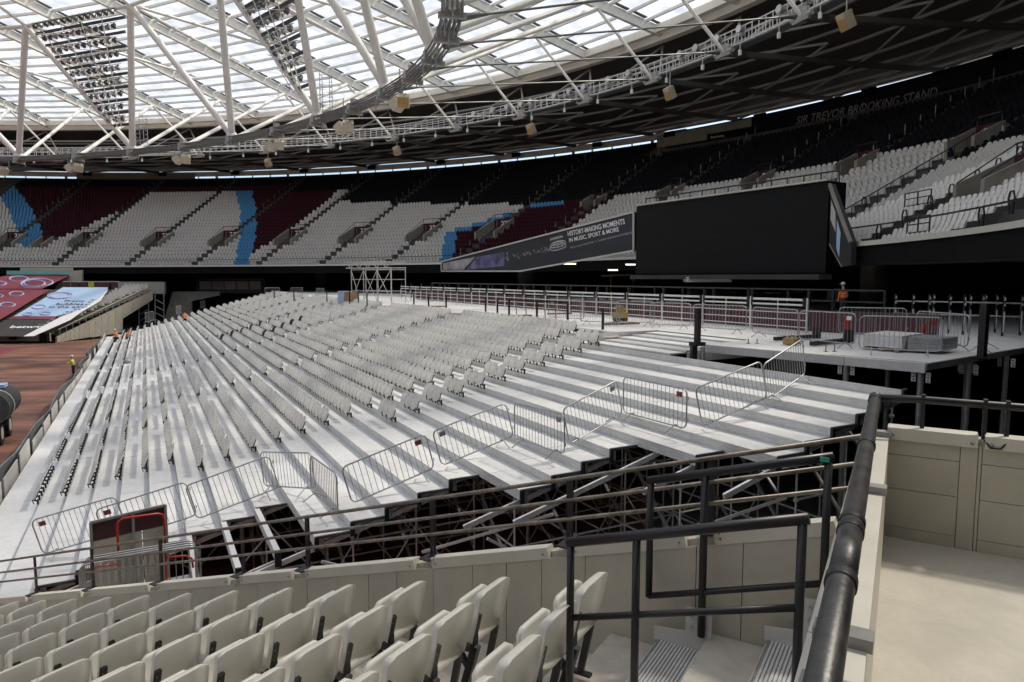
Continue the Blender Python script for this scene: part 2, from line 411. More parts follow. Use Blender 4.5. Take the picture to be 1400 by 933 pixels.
m = MB(); sweep(m, 28.4, 26.35, 0.9, 1.1); m.build('ring_beam', M['steelcream'], roof)
m = MB(); sweep(m, 29.6, 26.75, 0.7, 0.8); m.build('inner_ring_beam', M['steelcream'], roof)
m = MB(); sweep(m, 2.2, 23.0, 0.5, 0.45); m.build('outer_ring_beam', M['steeldark'], roof)
m = MB(); sweep(m, 82.5, 31.6, 0.6, 1.0); m.build('inner_edge_beam', M['steelwhite'], roof)
DIN = 82.0
PUR = [28.75 + 2.65 * k for k in range(21)]
rest = MB(); restp = MB()
for i, b in enumerate(BEAM):
    m = MB(); m.beam(ring(b, 29.0, zr(29) - 0.25), ring(b, DIN, zr(DIN) - 0.25), 0.42, 0.95); m.build('radial_beam', M['steelwhite'], roof)
    m = MB()
    o = np.cross(ringn(b), UP) * -0.42
    for k in range(len(PUR) - 1):
        m.beam(ring(b, PUR[k] + 0.35, zr(PUR[k]) + 0.35) - o, ring(b, PUR[k + 1] - 0.35, zr(PUR[k + 1]) + 0.35) - o, 0.40, 0.12)
    m.build('gutter', M['lampdark'], roof)
    b2 = b + DB
    for k, D in enumerate(PUR):
        near = inview(b, 29, 100) and k < 16
        t = MB() if near else rest
        t.beam(ring(b, D, zr(D) + 0.18), ring(b2, D, zr(D) + 0.18), 0.20, 0.28)
        if near: t.build('purlin', M['steelwhite'], roof)
        if k + 1 < len(PUR):
            D2 = PUR[k + 1]; t = MB() if near else restp
            e = 0.03
            t.face(ring(b, D, zr(D) + 0.36 + e), ring(b2, D, zr(D) + 0.36 + e), ring(b2, D2, zr(D2) + 0.36 + e), ring(b, D2, zr(D2) + 0.36 + e))
            if near: t.build('roof_panel', M['panel'], roof)
    # dark outer bay
    t = MB()
    for D, D2 in ((2.4, 8), (8, 18), (18, 28.6)):
        q = [ring(b - 0.02, D, zr(D) + 0.9), ring(b2 + 0.02, D, zr(D) + 0.9), ring(b2 + 0.02, D2, zr(D2) + 0.9), ring(b - 0.02, D2, zr(D2) + 0.9)]
        t.prism(q, (0, 0, 0.08))
    t.build('cladding_panel', M['clad'], roof)
rest.build('distant_purlins', M['steelwhite'], roof, kind='stuff'); restp.build('distant_roof_panels', M['panel'], roof, kind='stuff')
CN = [b - 2.5 for b in BEAM]                  # catwalk nodes
for i, c in enumerate(CN):
    if not inview(c, -4 % 360 if False else 0, 106): 
        continue
    node = ring(c, 34, 19.9)
    m = MB(); m.beam(node, ring(c, 20, 20.9), 0.5, 0.45); m.beam(ring(c, 20, 20.9), ring(c, 3.2, 22.3), 0.45, 0.45)
    m.build('raker_truss', M['clad'], roof)
    for D, z in ((27, 24.2), (23.5, 24.4), (20, 23.9), (16.5, 23.5), (13, 23.0), (9.5, 22.9), (6, 22.8), (3.2, 22.6)):
        m = MB(); m.beam(ring(c, D, z), ring(c + DB, D, z), 0.22, 0.26); m.build('purlin', M['steeldark'], roof)
    m = MB()
    m.tube(ring(c, 33, 20.2), ring(c + DB / 2, 27, 25.9), 0.13, 6); m.tube(ring(c, 33, 20.2), ring(c - DB / 2, 27, 25.9), 0.13, 6)
    m.tube(ring(c, 21, 22.6), ring(c + DB, 14.5, 22.4), 0.12, 6); m.tube(ring(c + DB, 8.5, 22.2), ring(c, 14.5, 22.4), 0.12, 6)
    m.tube(ring(c, 8.5, 22.2), ring(c + DB, 3, 22.3), 0.12, 6); m.tube(ring(c + DB, 27, 22.8), ring(c, 21, 22.6), 0.12, 6)
    m.build('diagonal_brace', M['steeldark'], roof)
    m = MB(); m.tube(ring(c, 34, 20.0), ring(c + 2.6, 38.3, zr(38.3) - 0.5), 0.16, 8); m.build('hanger_strut', M['steelwhite'], roof)
    # gusset plate at the catwalk node
    m = MB(); n_ = ringn(c); tg = np.cross(UP, n_)
    m.prism([node + tg * -0.9 + UP * -0.35 + n_ * 0.1, node + tg * 0.9 + UP * -0.35 + n_ * 0.1, node + tg * 0.55 + UP * 0.7 + n_ * 0.1, node + tg * -0.55 + UP * 0.7 + n_ * 0.1], -n_ * 0.25)
    m.tube(node - tg * 1.1, node - tg * 0.6, 0.22, 8); m.tube(node + tg * 0.6, node + tg * 1.1, 0.22, 8)
    m.build('node_plate', M['cablegrey'], roof)
# tension ring of cables with its V struts
TN = [83.8 - 12.3 * j for j in range(-1, 8)]
ten = thing('tension_ring', 'bundle of dark steel tension cables with grey clamps carrying white tubular V struts', 'cable ring', (*ring(60, 62.3)[:2], 14.8), None)
for k in range(10):
    dx, dz = (k % 5 - 2) * 0.27, (k // 5 - 0.5) * 0.36
    m = MB(); m.path([ring(a, 62.3 + dx, 14.8 + dz) for a in np.arange(-8, 122, 2.0)], 0.062, 6)
    m.build('cable', M['cable'], ten)
sleeves = [96, 83.8, 71.5, 59.2]
for a in sleeves:
    m = MB(); m.path([ring(a + x, 62.3, 14.8) for x in np.linspace(-5.2, 5.2, 9)], 0.36, 10); m.build('cable_sleeve', M['cable'], ten)
def clamp(a):
    P = ring(a, 62.3, 14.8); n_ = ringn(a); tg = np.cross(UP, n_); m = MB()
    m.box(P, tg * 0.28, n_ * 0.62, UP * 0.30); m.box(P + UP * 0.5, tg * 0.2, n_ * 0.25, UP * 0.25); m.box(P - UP * 0.42, tg * 0.15, n_ * 0.8, UP * 0.14)
    m.tube(P + tg * 1.1 - UP * 0.2 - n_ * .4, P + tg * 1.1 - UP * 1.1 - n_ * .4, 0.05, 5); m.tube(P - tg * 0.9 - UP * 0.2, P - tg * 0.9 - UP * 1.0, 0.05, 5)
    m.build('clamp', M['cablegrey'], ten)
for j, a in enumerate(TN):
    clamp(a); clamp(a - 6.15)
    P = ring(a, 62.3, 15.2)
    m = MB(); m.sphere(P + np.array([0, 0, -0.1]), 0.62, 10, 7); m.build('ball_node', M['steelwhite'], ten)
    tops = [ring(a + 6.15, 68, 28.2), ring(a - 6.15, 68, 28.2)]
    for T in tops:
        m = MB(); m.tube(P, T, 0.34, 12); m.build('v_strut', M['steelwhite'], ten)
    m = MB(); m.tube(tops[0], tops[1], 0.19, 8); m.build('chord_tube', M['steelwhite'], ten)
    m = MB(); m.tube(tops[0] + UP * 0.1, ring(a + 3.3, 47, zr(47) - 0.4), 0.16, 8); m.tube(tops[0] + UP * 0.1, ring(a + 9.8, 47, zr(47) - 0.4), 0.16, 8)
    m.tube(tops[0], ring(a + 6.15, 75, zr(75) - 0.3), 0.16, 8); m.build('bracing_tube', M['steelwhite'], ten)
    for aa in (a, a - 6.15):
        m = MB(); m.tube(ring(aa, 61.8, 15.1), ring(min(BEAM, key=lambda b: abs(b - (aa + 6.2))), 38.3, zr(38.3) - 0.6), 0.22, 10); m.build('outer_strut', M['steelwhite'], ten)
for c in CN:
    if inview(c, 2, 104):
        m = MB(); m.tube(ring(c, 62.0, 15.0), ring(c, 34.6, 19.9), 0.07, 6)
        d = ring(c, 34.6, 19.9) - ring(c, 62.0, 15.0); d /= np.linalg.norm(d)
        m.tube(ring(c, 62.0, 15.0), ring(c, 62.0, 15.0) + d * 2.0, 0.30, 8, r2=0.08)
        m.tube(ring(c, 34.6, 19.9) - d * 1.6, ring(c, 34.6, 19.9), 0.08, 8, r2=0.26)
        m.build('stay_cable', M['cable'], ten)

# ---------------------------------------------------------------- floodlight banks
def flood(a, label):
    P = ring(a, 62.3, 15.2); T1 = ring(a + 6.15, 68, 28.2); T2 = ring(a - 6.15, 68, 28.2)
    r_ = thing('floodlight_bank', label, 'floodlights', P, 'floodlight banks hung between the white V struts')
    nrm = np.cross(T1 - P, T2 - P); nrm /= np.linalg.norm(nrm)
    if np.dot(nrm, -P) < 0: nrm = -nrm       # lamps face the camera side... the pitch
    if np.dot(nrm, np.array([-1.0, -1.0, 0])) < 0: nrm = -nrm
    def at(x, y): return P + (T1 - P) * (y * (1 - x)) + (T2 - P) * (y * x)     # x across, y up
    back = (-nrm if np.dot(nrm, -P) > 0 else nrm) * 1.7
    m = MB()
    for x in (0.2, 0.4, 0.6, 0.8): m.tube(at(x, 0.18) - back * .6, at(x, 0.97) - back * .6, 0.05, 5)
    for k in range(7):
        y0 = 0.22 + 0.1 * k; m.tube(at(0.1, y0 + .12) - back * .6, at(0.9, y0) - back * .6, 0.035, 4)
    for y in (0.3, 0.5, 0.72, 0.93): m.tube(at(0.03, y), at(0.97, y), 0.09, 6)
    m.build('lattice', M['steelwhite'], r_)
    lm = MB(); lm.path([(0, 0, 0), (0, 0, 0.22), (0, 0, 0.40), (0, 0, 0.46)], 0.20, 8); lm.box((0, -0.22, 0.1), (0.03, 0, 0), (0, 0.06, 0), (0, 0, 0.3))
    rows = 9
    for k in range(rows):
        y = 0.22 + 0.74 * k / (rows - 1)
        w = np.linalg.norm(at(1, y) - at(0, y))
        m = MB(); m.beam(at(0.05, y - 0.025) + nrm * 0.15, at(0.95, y - 0.025) + nrm * 0.15, 0.30, 0.22, up=nrm); m.build('lamp_shelf', M['lampdark'], r_)
        nl = max(2, int(w / 1.05))
        m2 = MB()
        for i in range(nl):
            x = 0.1 + 0.8 * (i + 0.5) / nl
            C = at(x, y + 0.025) + nrm * 0.55
            tilt = (nrm * 0.75 - UP * 0.65); tilt /= np.linalg.norm(tilt)
            lampm = MB(); lampm.path([C - tilt * 0.3, C - tilt * 0.12, C + tilt * 0.16], 0.13, 8, r2=0.29, caps=True)
            lampm.build('floodlight', M['lampdark'] if (i + k) % 3 else M['lampgrey'], r_)
            m2.tube(C + UP * 0.34, C - UP * 0.34, 0.04, 4); m2.beam(C + UP * 0.36 - nrm * .3, C + UP * 0.36 + nrm * .3, 0.5, 0.05)
            m2.tube(C + np.cross(nrm, UP) * .4 + UP * .45, C + np.cross(nrm, UP) * .4 - UP * .3, 0.03, 4)
        m2.build('lamp_brackets', M['lampgrey'], r_, kind='stuff')
    # access ladder and cage at the foot
    m = MB(); q = at(1.0, 0.15) + np.cross(UP, nrm) * -1.0
    tg = np.cross(UP, ringn(a))
    base = P - tg * 1.6 + UP * 0.2
    for k in range(8):
        z0 = k * 0.45
        for e in ((-.45, -.45), (.45, -.45), (.45, .45), (-.45, .45)):
            pass
        m.path([base + np.array([-.45, -.45, z0]), base + np.array([.45, -.45, z0]), base + np.array([.45, .45, z0]), base + np.array([-.45, .45, z0])], 0.03, 4, closed=True)
    for e in ((-.45, -.45), (.45, -.45), (.45, .45), (-.45, .45)): m.tube(base + np.array([e[0], e[1], 0]), base + np.array([e[0], e[1], 3.4]), 0.035, 4)
    m.build('access_cage', M['galv'], r_)
flood(71.5, 'triangular bank of dark floodlights at upper left, seen face on')
flood(46.9, 'triangular bank of dark floodlights at top centre, seen edge on beside an access cage')

# ---------------------------------------------------------------- catwalk
cw = thing('catwalk', 'grey lattice catwalk with spotlights curving under the dark roof edge', 'catwalk', (*ring(60, 32.6)[:2], 20.6))
aa = np.arange(0, 108, 1.2)
for D in (31.9, 33.1):
    for dz, r_ in ((0.0, 0.10), (0.75, 0.05), (1.35, 0.06)):
        m = MB(); m.path([ring(a, D, 20.6 + dz) for a in aa], r_, 5); m.build('rail', M['scaf'], cw)
m = MB()
for A, B in zip(aa[:-1], aa[1:]): m.beam(ring(A, 32.5, 20.5), ring(B, 32.5, 20.5), 1.1, 0.08)
m.build('walkway', M['galv'], cw)
pm = MB(); pm.tube((0, 0, 0), (0, 0, 1.4), 0.05, 5); pmesh = pm.mesh('post', M['scaf'])
pm2 = MB()
k = 0
for a in np.arange(0.3, 107, 0.6):
    for D in (31.9, 33.1):
        if k < 290: put('post', pmesh, cw, ring(a, D, 20.6))
        else: pm2.tube(ring(a, D, 20.6), ring(a, D, 22.0), 0.05, 5)
        k += 1
pm2.build('far_posts', M['scaf'], cw, kind='stuff')
for a in [18, 20, 22, 25.5, 27.5, 29.5, 31, 34.5, 36, 38, 40.5, 42, 43.5, 46, 47, 48.5, 50, 52, 54]:
    P = ring(a, 33.5, 21.5); n_ = ringn(a)
    m = MB(); m.path([P + n_ * 0.2, P - n_ * 0.15, P - n_ * 0.35], 0.22, 10, r2=0.38); m.box(P + n_ * .1 - UP * .45, np.cross(UP, n_) * 0.2, n_ * 0.2, UP * 0.12); sp = m.build('spotlight', M['lampgrey'], cw)
    m = MB(); m.tube(P - n_ * 0.36, P - n_ * 0.40, 0.33, 10); m.build('lens', M['lampglass'], sp)
for a in np.arange(12, 104, 3.4):
    m = MB(); P = ring(a, 33.5, 20.4); m.tube(P, P - UP * 0.6, 0.03, 4); m.tube(P - UP * 0.6, P - UP * 1.05, 0.16, 8); m.build('pendant_light', M['white'], cw)

# ---------------------------------------------------------------- hanging loudspeakers
SPKL = {}
def spk_pair(px, a, label):
    P = ring(a, 62.3, 13.6); n_ = ringn(a); tg = np.cross(UP, n_)
    r_ = thing('hanging_loudspeaker', label, 'loudspeaker', P + UP * 0.7, 'loudspeaker clusters under the cable ring')
    m = MB(); m.tube(P + UP * 0.9, P, 0.09, 6); m.tube(P + tg * 0.9 + UP * 0.25, P - tg * 0.9 + UP * 0.25, 0.06, 6); m.tube(P + tg * 0.3 + UP * 2.4, P + tg * 0.3 + UP * .2, 0.05, 5); m.build('yoke', M['cablegrey'], r_)
    for sgn in (-1, 1):
        C = P + tg * 0.62 * sgn - UP * 0.2 - n_ * .1
        ax = (tg * sgn * 0.75 + UP * -0.55 + n_ * -0.35); ax /= np.linalg.norm(ax)
        sx = np.cross(ax, UP); sx /= np.linalg.norm(sx); sy = np.cross(sx, ax)
        m = MB(); q0 = [C + sx * x * 0.5 + sy * y * 0.5 - ax * 0.4 for x, y in ((-1, -1), (1, -1), (1, 1), (-1, 1))]
        m.box(C, sx * 0.46, ax * 0.40, sy * 0.42); cb = m.build('cabinet', M['spk'], r_)
        m = MB(); m.box(C + ax * 0.415, sx * 0.41, ax * 0.02, sy * 0.37); m.build('grille', M['spkfront'] if a < 40 else M['spk'], cb)
for px, a, lb in [((104, 222), 78.0, 'cream double loudspeaker under the cable ring, lowest at far left'), ((45, 232), 85.8, 'cream double loudspeaker at the left image edge below the V strut foot'), ((248, 215), 65.6, 'cream double loudspeaker under the cable ring below the right strut of the face-on floodlights'),
                  ((370, 190), 53.2, 'cream double loudspeaker on the cable ring between two V strut feet, left of centre'), ((473, 150), 42.3, 'cream double loudspeaker on the cable ring just right of the edge-on floodlights'), ((555, 92), 31.2, 'tan-fronted double loudspeaker high on the cable ring below the open cable clamp')]:
    spk_pair(px, a, lb)
def spk_single(c, label, tilt=0.5, D=33.6):
    P = ring(c, D, 18.2); n_ = ringn(c); tg = np.cross(UP, n_)
    r_ = thing('hanging_loudspeaker', label, 'loudspeaker', P + UP * 1.6, 'single loudspeakers under the catwalk')
    m = MB(); m.tube(P + UP * 2.6, P + UP * 0.4, 0.06, 5); m.tube(P + UP * .5 + tg * .6, P + UP * .5 - tg * .6, .05, 5); m.tube(P + UP * .5 + tg * .6, P - UP * .5 + tg * .6, .05, 5); m.build('yoke', M['cablegrey'], r_)
    ax = -n_ * 0.9 - UP * tilt; ax /= np.linalg.norm(ax); sy = np.cross(tg, ax)
    m = MB(); m.box(P, tg * 0.4, ax * 0.38, sy * 0.6); cb = m.build('cabinet', M['spk'], r_)
    m = MB(); m.box(P + ax * 0.395 - sy * 0.16, tg * 0.37, ax * 0.03, sy * 0.4); m.build('grille', M['spkfront'], cb)
for c, lb in [(74.0, 'single cream loudspeaker under the catwalk at left, below a double one'), (60.3, 'single cream loudspeaker under the catwalk left of the tan ones, near centre left'), (46.0, 'single cream loudspeaker hanging below the catwalk above the middle of the dark seats'), (32.0, 'single tan loudspeaker below the catwalk right of centre'), (16.6, 'single tan loudspeaker hanging highest, below the catwalk at upper right')]:
    spk_single(c, lb)
# ================================================================== UPPER STAND
NROW = 29
def drow(i): return 39.3 - 1.2167 * i          # front edge of row i
def zrow(i): return 1.62 + 0.663 * i
AIS = [107.4, 100.5, 93.6, 86.6, 79.8, 73.0, 66.1, 58.75, 51.2, 44.1, 36.9, 29.4, 21.9, 14.2, 6.8, 0.2, -7.0]
us = thing('upper_stand', 'raked upper stand wrapping the far side above a black fascia', 'stand', ring(60, 38, 0))
m = MB()
A0, A1, NA = -14.0, 114.0, 128
for i in range(NROW):
    for k in range(NA):
        a, b = A0 + (A1 - A0) * k / NA, A0 + (A1 - A0) * (k + 1) / NA
        m.face(ring(a, drow(i), zrow(i)), ring(b, drow(i), zrow(i)), ring(b, drow(i + 1), zrow(i)), ring(a, drow(i + 1), zrow(i)))
        m.face(ring(a, drow(i + 1), zrow(i)), ring(b, drow(i + 1), zrow(i)), ring(b, drow(i + 1), zrow(i + 1)), ring(a, drow(i + 1), zrow(i + 1)))
m.build('terrace', M['darkconc'], us)
m = MB()                                       # the rest of the bowl: plain rake and underside all round
def belt(mb, D1, z1, D2, z2, a0=0, a1=360, n=180):
    for k in range(n):
        a, b = a0 + (a1 - a0) * k / n, a0 + (a1 - a0) * (k + 1) / n
        mb.face(ring(a, D1, z1), ring(b, D1, z1), ring(b, D2, z2), ring(a, D2, z2))
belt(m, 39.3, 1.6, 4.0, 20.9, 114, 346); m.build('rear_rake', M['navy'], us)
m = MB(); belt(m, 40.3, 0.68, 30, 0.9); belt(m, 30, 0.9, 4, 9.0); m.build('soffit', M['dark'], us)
m = MB(); belt(m, 40.3, 0.7, 40.3, 1.72); belt(m, 40.3, 1.72, 40.0, 1.72); m.build('fascia', M['blackmatt'], us)
m = MB()
for D1, z1, D2, z2 in ((40.42, 1.70, 40.42, 1.95), (40.42, 1.95, 39.9, 1.95), (39.9, 1.95, 39.9, 1.6)): belt(m, D1, z1, D2, z2)
m.build('fascia_capping', M['creamcap'], us)
m = MB(); belt(m, 40.44, 0.75, 40.44, 1.62, 91.2, 96.2, 8); m.build('cream_fascia', M['cream'], us)
m = MB(); belt(m, 39.9, 2.75, 39.9, 2.83, -14, 114, 140); belt(m, 39.88, 2.75, 39.88, 2.83, -14, 114, 140); m.build('front_rail', M['black'], us)
# back wall, windows and posts under the roof edge
m = MB(); belt(m, 6.5, 17.5, 6.5, 21.40, -14, 45, 70); belt(m, 3.6, 20.7, 3.6, 20.95, 45, 114, 70); m.build('back_wall', M['navy'], us)
m = MB(); belt(m, 3.4, 21.38, 3.4, 22.32, 44.2, 114, 80); belt(m, 3.0, 21.38, 3.0, 22.32, 44.2, 114, 80); m.build('back_beam', M['steelcream'], us)
for a0_, a1_, D_, zl_, zh_ in ((38, 45.6, 6.65, 19.4, 21.2), (91, 102, 3.7, 20.85, 22.05)):
    m = MB(); belt(m, D_, zl_, D_, zh_, a0_, a1_, 12); m.build('mesh_screen', M['vomwall'], us)
for k, a in enumerate(np.arange(40, 113, 1.75)):
    m = MB(); w = 0.5 if k % 4 == 0 else 0.16
    tg = np.cross(UP, ringn(a)); m.box(ring(a, 3.3, 21.4), tg * w * .5, ringn(a) * 0.1, UP * 0.72); m.build('window_post', M['steeldark'], us)
for b in AIS[1:]:
    a = b + 0.4; tg = np.cross(UP, ringn(a)); m = MB(); m.box(ring(a, 4.2, 21.85) if a > 45 else ring(a, 6.9, 21.1), tg * 0.85, ringn(a) * 0.15, UP * 0.36); db = m.build('display_box', M['blackmatt'], us)
# outer wall below the slit so that no ground or sky shows through the bowl
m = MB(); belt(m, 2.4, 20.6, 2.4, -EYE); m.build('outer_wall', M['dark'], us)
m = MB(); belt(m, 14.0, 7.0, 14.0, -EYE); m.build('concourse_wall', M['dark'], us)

# vomitories
def vom(a, i0, num, n=3.6, wide=1.9):
    tg = np.cross(UP, ringn(a)); nr = ringn(a); i1 = i0 + n
    c = lambda i, s_, dz: ring(a, drow(i), zrow(i) + dz) + tg * s_
    for s_ in (-1, 1):
        m = MB(); m.prism([c(i0, s_ * wide, -0.3), c(i1, s_ * wide, -0.3), c(i1, s_ * wide, 0.95), c(i0, s_ * wide, 1.15)], tg * 0.28 * s_); m.build('vomitory_wall', M['vomwall'], us)
    m = MB(); z0 = zrow(i0); zt = zrow(i1) + 0.95; D = drow(i1)
    P = ring(a, D + 0.1); B_ = MB(); B_.prism([P + tg * -wide + UP * (zt - 1.25), P + tg * wide + UP * (zt - 1.25), P + tg * wide + UP * zt, P + tg * -wide + UP * zt], nr * 0.15); sg = B_.build('sign_panel', M['claret'], us)
    B_ = MB(); B_.prism([P + tg * -wide + UP * z0, P + tg * wide + UP * z0, P + tg * wide + UP * (zt - 1.25), P + tg * -wide + UP * (zt - 1.25)], nr * 0.12); B_.build('opening_shade', M['blackmatt'], us)  # black sheet stands in for the shade inside the vomitory
    B_ = MB(); B_.prism([c(i0, -wide, 0.01), c(i0, wide, 0.01), ring(a, D, z0 + 0.012) + tg * wide, ring(a, D, z0 + 0.012) - tg * wide], UP * -0.3); B_.build('landing', M['darkconc'], us)
    if num:
        # reading direction: left to right seen from the pitch
        L = P - nr * 0.18; l2r = tg * (1 if np.dot(tg, [1, 0, 0]) > 0 else -1)
        if a < 30: l2r = -tg if np.dot(tg, [0, 1, 0]) > 0 else tg
        lettering(num, quadmap(L + l2r * -0.2 + UP * (zt - 0.95), L + l2r * 1.4 + UP * (zt - 0.95), L + l2r * -0.2 + UP * (zt - 0.3)), M['white'], sg, name='number', bold=0.02)
    B_ = MB()
    for s_ in (-1, 1): B_.path([c(i0, s_ * wide, 1.2), c(i1, s_ * wide, 1.6)], 0.04, 4)
    B_.path([c(i1, -wide, 1.0), c(i1, -wide, 1.6), c(i1, wide, 1.6), c(i1, wide, 1.0)], 0.05, 4); B_.build('vomitory_rail', M['black'], us)
VOM = {100.5: (5, '232'), 93.6: (5, '231'), 86.6: (5, '230'), 79.8: (5, '229'), 73.0: (5, '228'), 66.1: (5, '227'), 58.75: (5, '226'), 51.2: (5, '225'), 44.1: (10.6, '224'), 36.9: (10.6, '223'), 29.4: (10.6, '222'), 21.9: (10.6, '221'), 14.2: (10.4, '220')}
for a, (i0, num) in VOM.items(): vom(a, i0, num, 3.3, 1.55) if a > 50 else vom(a, i0, num, 2.0, 1.0)
vom(5.4, 3.4, '219', 2.6, 0.95)
vom(97.2, 4.5, None, 2.6, 0.8)
# aisle handrail loops near the right-hand block
for a, rows in ((7.6, (0.6, 1.8, 3.0, 4.0, 5.2, 6.2, 7.2, 8.2)), (4.2, (5.4, 6.5, 7.6)), (0.2, (0.8, 1.8, 3.0, 4.5)), (14.4, (1.4, 3, 4.4)), (-3.5, (.8, 2))):
    tg = np.cross(UP, ringn(a))
    for i in rows:
        P = ring(a, drow(i) - .2, zrow(i)); m = MB()
        m.path([P + tg * -0.12, P + tg * -0.22 + UP * 0.7, P + tg * -0.12 + UP * 0.98, P + tg * 0.12 + UP * 0.98, P + tg * 0.22 + UP * 0.7, P + tg * 0.12], 0.045, 5); m.build('handrail_loop', M['black'], us)
def railframe(a1_, i1_, a2_, i2_):
    P, Q = ring(a1_, drow(i1_), zrow(i1_)), ring(a2_, drow(i2_), zrow(i2_)); m = MB()
    for f in (0, 0.5, 1): m.tube(P + (Q - P) * f, P + (Q - P) * f + UP * 1.25, 0.04, 5)
    for h in (0.5, 0.9, 1.25): m.tube(P + UP * h, Q + UP * h, 0.035, 5)
    m.build('guard_rail', M['black'], us)
railframe(9.5, 3.2, 7.6, 3.2); railframe(6.9, 6.9, 3.6, 6.9); railframe(4.2, 0.2, 2.4, 0.2); railframe(13.3, 0.6, 12.2, 0.2)
for a in AIS:                                   # aisle handrail posts up the far blocks
    if a > 16:
        m = MB(); tg = np.cross(UP, ringn(a))
        for i in np.arange(0.5, 29, 1.5):
            P = ring(a, drow(i), zrow(i)) - tg * 0.9 * (1 if np.dot(tg, [1, 0, 0]) > 0 else -1); m.tube(P, P + UP * 0.9, 0.04, 4)
        m.build('aisle_posts', M['lampgrey'], us, kind='stuff')

# ---------------------------------------------------------------- seats of the upper stand
def poly(p, P):
    x, y = p; ins = False
    for (x1, y1), (x2, y2) in zip(P, P[1:] + P[:1]):
        if (y1 > y) != (y2 > y) and x < (x2 - x1) * (y - y1) / (y2 - y1) + x1: ins = not ins
    return ins
def seat_colour(a, i):                          # which colour the seat at this angle and row has
    lim = 22.4 if a > 79.8 else 22.4 - (79.8 - a) * 0.52 if a > 73 else 17.3 - (73 - a) * 0.22 if a > 51.2 else 12.4
    if a > 93.6:
        c = 98.1 + 0.48 * (i - 5.5)
        if i > 24: return 'navy'  # shade over the claret top rows, put in as near-black seats
        if i > 22 and a > c: return 'claret'
        if a > c + 1.05: return 'far_white'
        if a > c - 1.05 and i > 4.4: return 'blue'
        if i < 4.5 and a > 97.2: return 'far_white'
        if a > 100.5: return 'claret'
        w = a - 93.6
        if i < 4.5 or (i < 15.5 and w < 5.1 - .31 * i): return 'far_white'
        return 'claret'
    if a > 86.6:
        if i > 24: return 'navy'
        return 'claret' if i > 22.4 else 'far_white'
    if a > 73:
        c = 74.9 + 0.42 * i; w = a - 73
        if i > (24 if a > 79.8 else 21): return 'navy'
        if i > 22.4: return 'claret'
        if a > c + 0.8: return 'far_white'
        if a > c - 0.8: return 'blue'
        if i < 2 or (a < 79.8 and w < 1.3 + max(0, (6 - i) * .3)): return 'far_white'
        return 'claret'
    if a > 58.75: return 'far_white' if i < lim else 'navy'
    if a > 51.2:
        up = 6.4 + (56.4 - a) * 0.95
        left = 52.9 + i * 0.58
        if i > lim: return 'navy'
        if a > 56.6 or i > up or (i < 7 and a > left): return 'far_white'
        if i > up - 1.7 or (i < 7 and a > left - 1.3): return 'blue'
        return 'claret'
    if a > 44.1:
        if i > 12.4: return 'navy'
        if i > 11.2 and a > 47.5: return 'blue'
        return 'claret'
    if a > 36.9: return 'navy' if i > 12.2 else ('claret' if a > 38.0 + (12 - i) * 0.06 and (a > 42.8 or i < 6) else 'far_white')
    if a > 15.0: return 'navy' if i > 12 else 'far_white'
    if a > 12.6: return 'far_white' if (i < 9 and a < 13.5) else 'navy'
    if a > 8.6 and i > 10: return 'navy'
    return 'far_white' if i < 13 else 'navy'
SEATW = 0.60
def stand_seat_mesh():
    m = MB()
    def bk(u, v):
        x = 2 * u - 1
        return (x * 0.25 * (1 - 0.16 * max(0, v - .6) / .4), 0.24 - 0.16 * v - 0.05 * x * x, 0.30 + 0.66 * v - (0.07 * x * x if v > 0.9 else 0))
    m.grid(bk, 4, 3)
    m.grid(lambda u, v: tuple(np.add(bk(1 - u, v), (0, 0.05, 0))), 2, 2)
    m.box((0, 0.03, 0.52), (0.22, 0, 0), (0, 0.035, 0.0), (0, -0.05, 0.18))
    return m
base = stand_seat_mesh()
fineb = stand_seat_mesh(); fineb.v = [(v[0] * .74, v[1] * .6, .12 + v[2] * .60) for v in fineb.v]
bv = np.array(base.v); bf = base.f
# seat local axes: x along the row, y outward (backrest side), z up
cands = {}
near = []
for bi in range(len(AIS) - 1):
    aL, aR = AIS[bi], AIS[bi + 1]
    if aR < -6.5: continue
    fine = aL < 14.5
    SW_ = 0.44 if fine else SEATW
    for i in (np.arange(0, NROW - 1, 0.5) if fine else range(NROW - 1)):
        D = drow(i) - (0.30 if fine else 0.55); R0 = ring((aL + aR) / 2, D)
        arc = np.linalg.norm(ring(aL, D) - ring(aR, D)); gap = 1.15
        n = int((arc - gap) / SW_)
        for k in range(n):
            a = aL - (aL - aR) * (gap / 2 + (k + 0.5) * (arc - gap) / n) / arc
            skip = False
            for va, (i0, num) in VOM.items():
                w_ = (1.95 if va > 50 else 1.4) / arc * (aL - aR)
                if abs(a - va) < w_ and i0 - 0.3 <= i <= i0 + (3.4 if va > 50 else 2.1): skip = True
            if abs(a - 5.4) < 1.3 / arc * (aL - aR) and 3.2 <= i <= 6.1: skip = True
            if abs(a - 97.2) < 1.2 / arc * (aL - aR) and 4.2 <= i <= 7.2: skip = True
            if abs(a - 7.6) < 0.6 / arc * (aL - aR) and i < 9: skip = True
            if 13.5 < a < 15.2 and 1 <= i < 10: skip = True     # the walkway left of the right-hand block
            if a > 106.2 or (a < 46 and i > 23): continue
            if skip: continue
            P = ring(a, D, 1.62 + 0.663 * i); col = seat_colour(a, i)
            q = proj(P)
            if fine and col == 'far_white' and -30 < q[0] < 1430 and q[1] > -20: near.append((np.linalg.norm(P), a, i, P, bi, k, n))
            else: cands.setdefault(col + ('_fine' if fine else ''), []).append((a, P))
near.sort(key=lambda t: t[0])
for t in near[300:]: cands.setdefault('far_white_fine', []).append((t[1], t[3]))
near = near[:300]
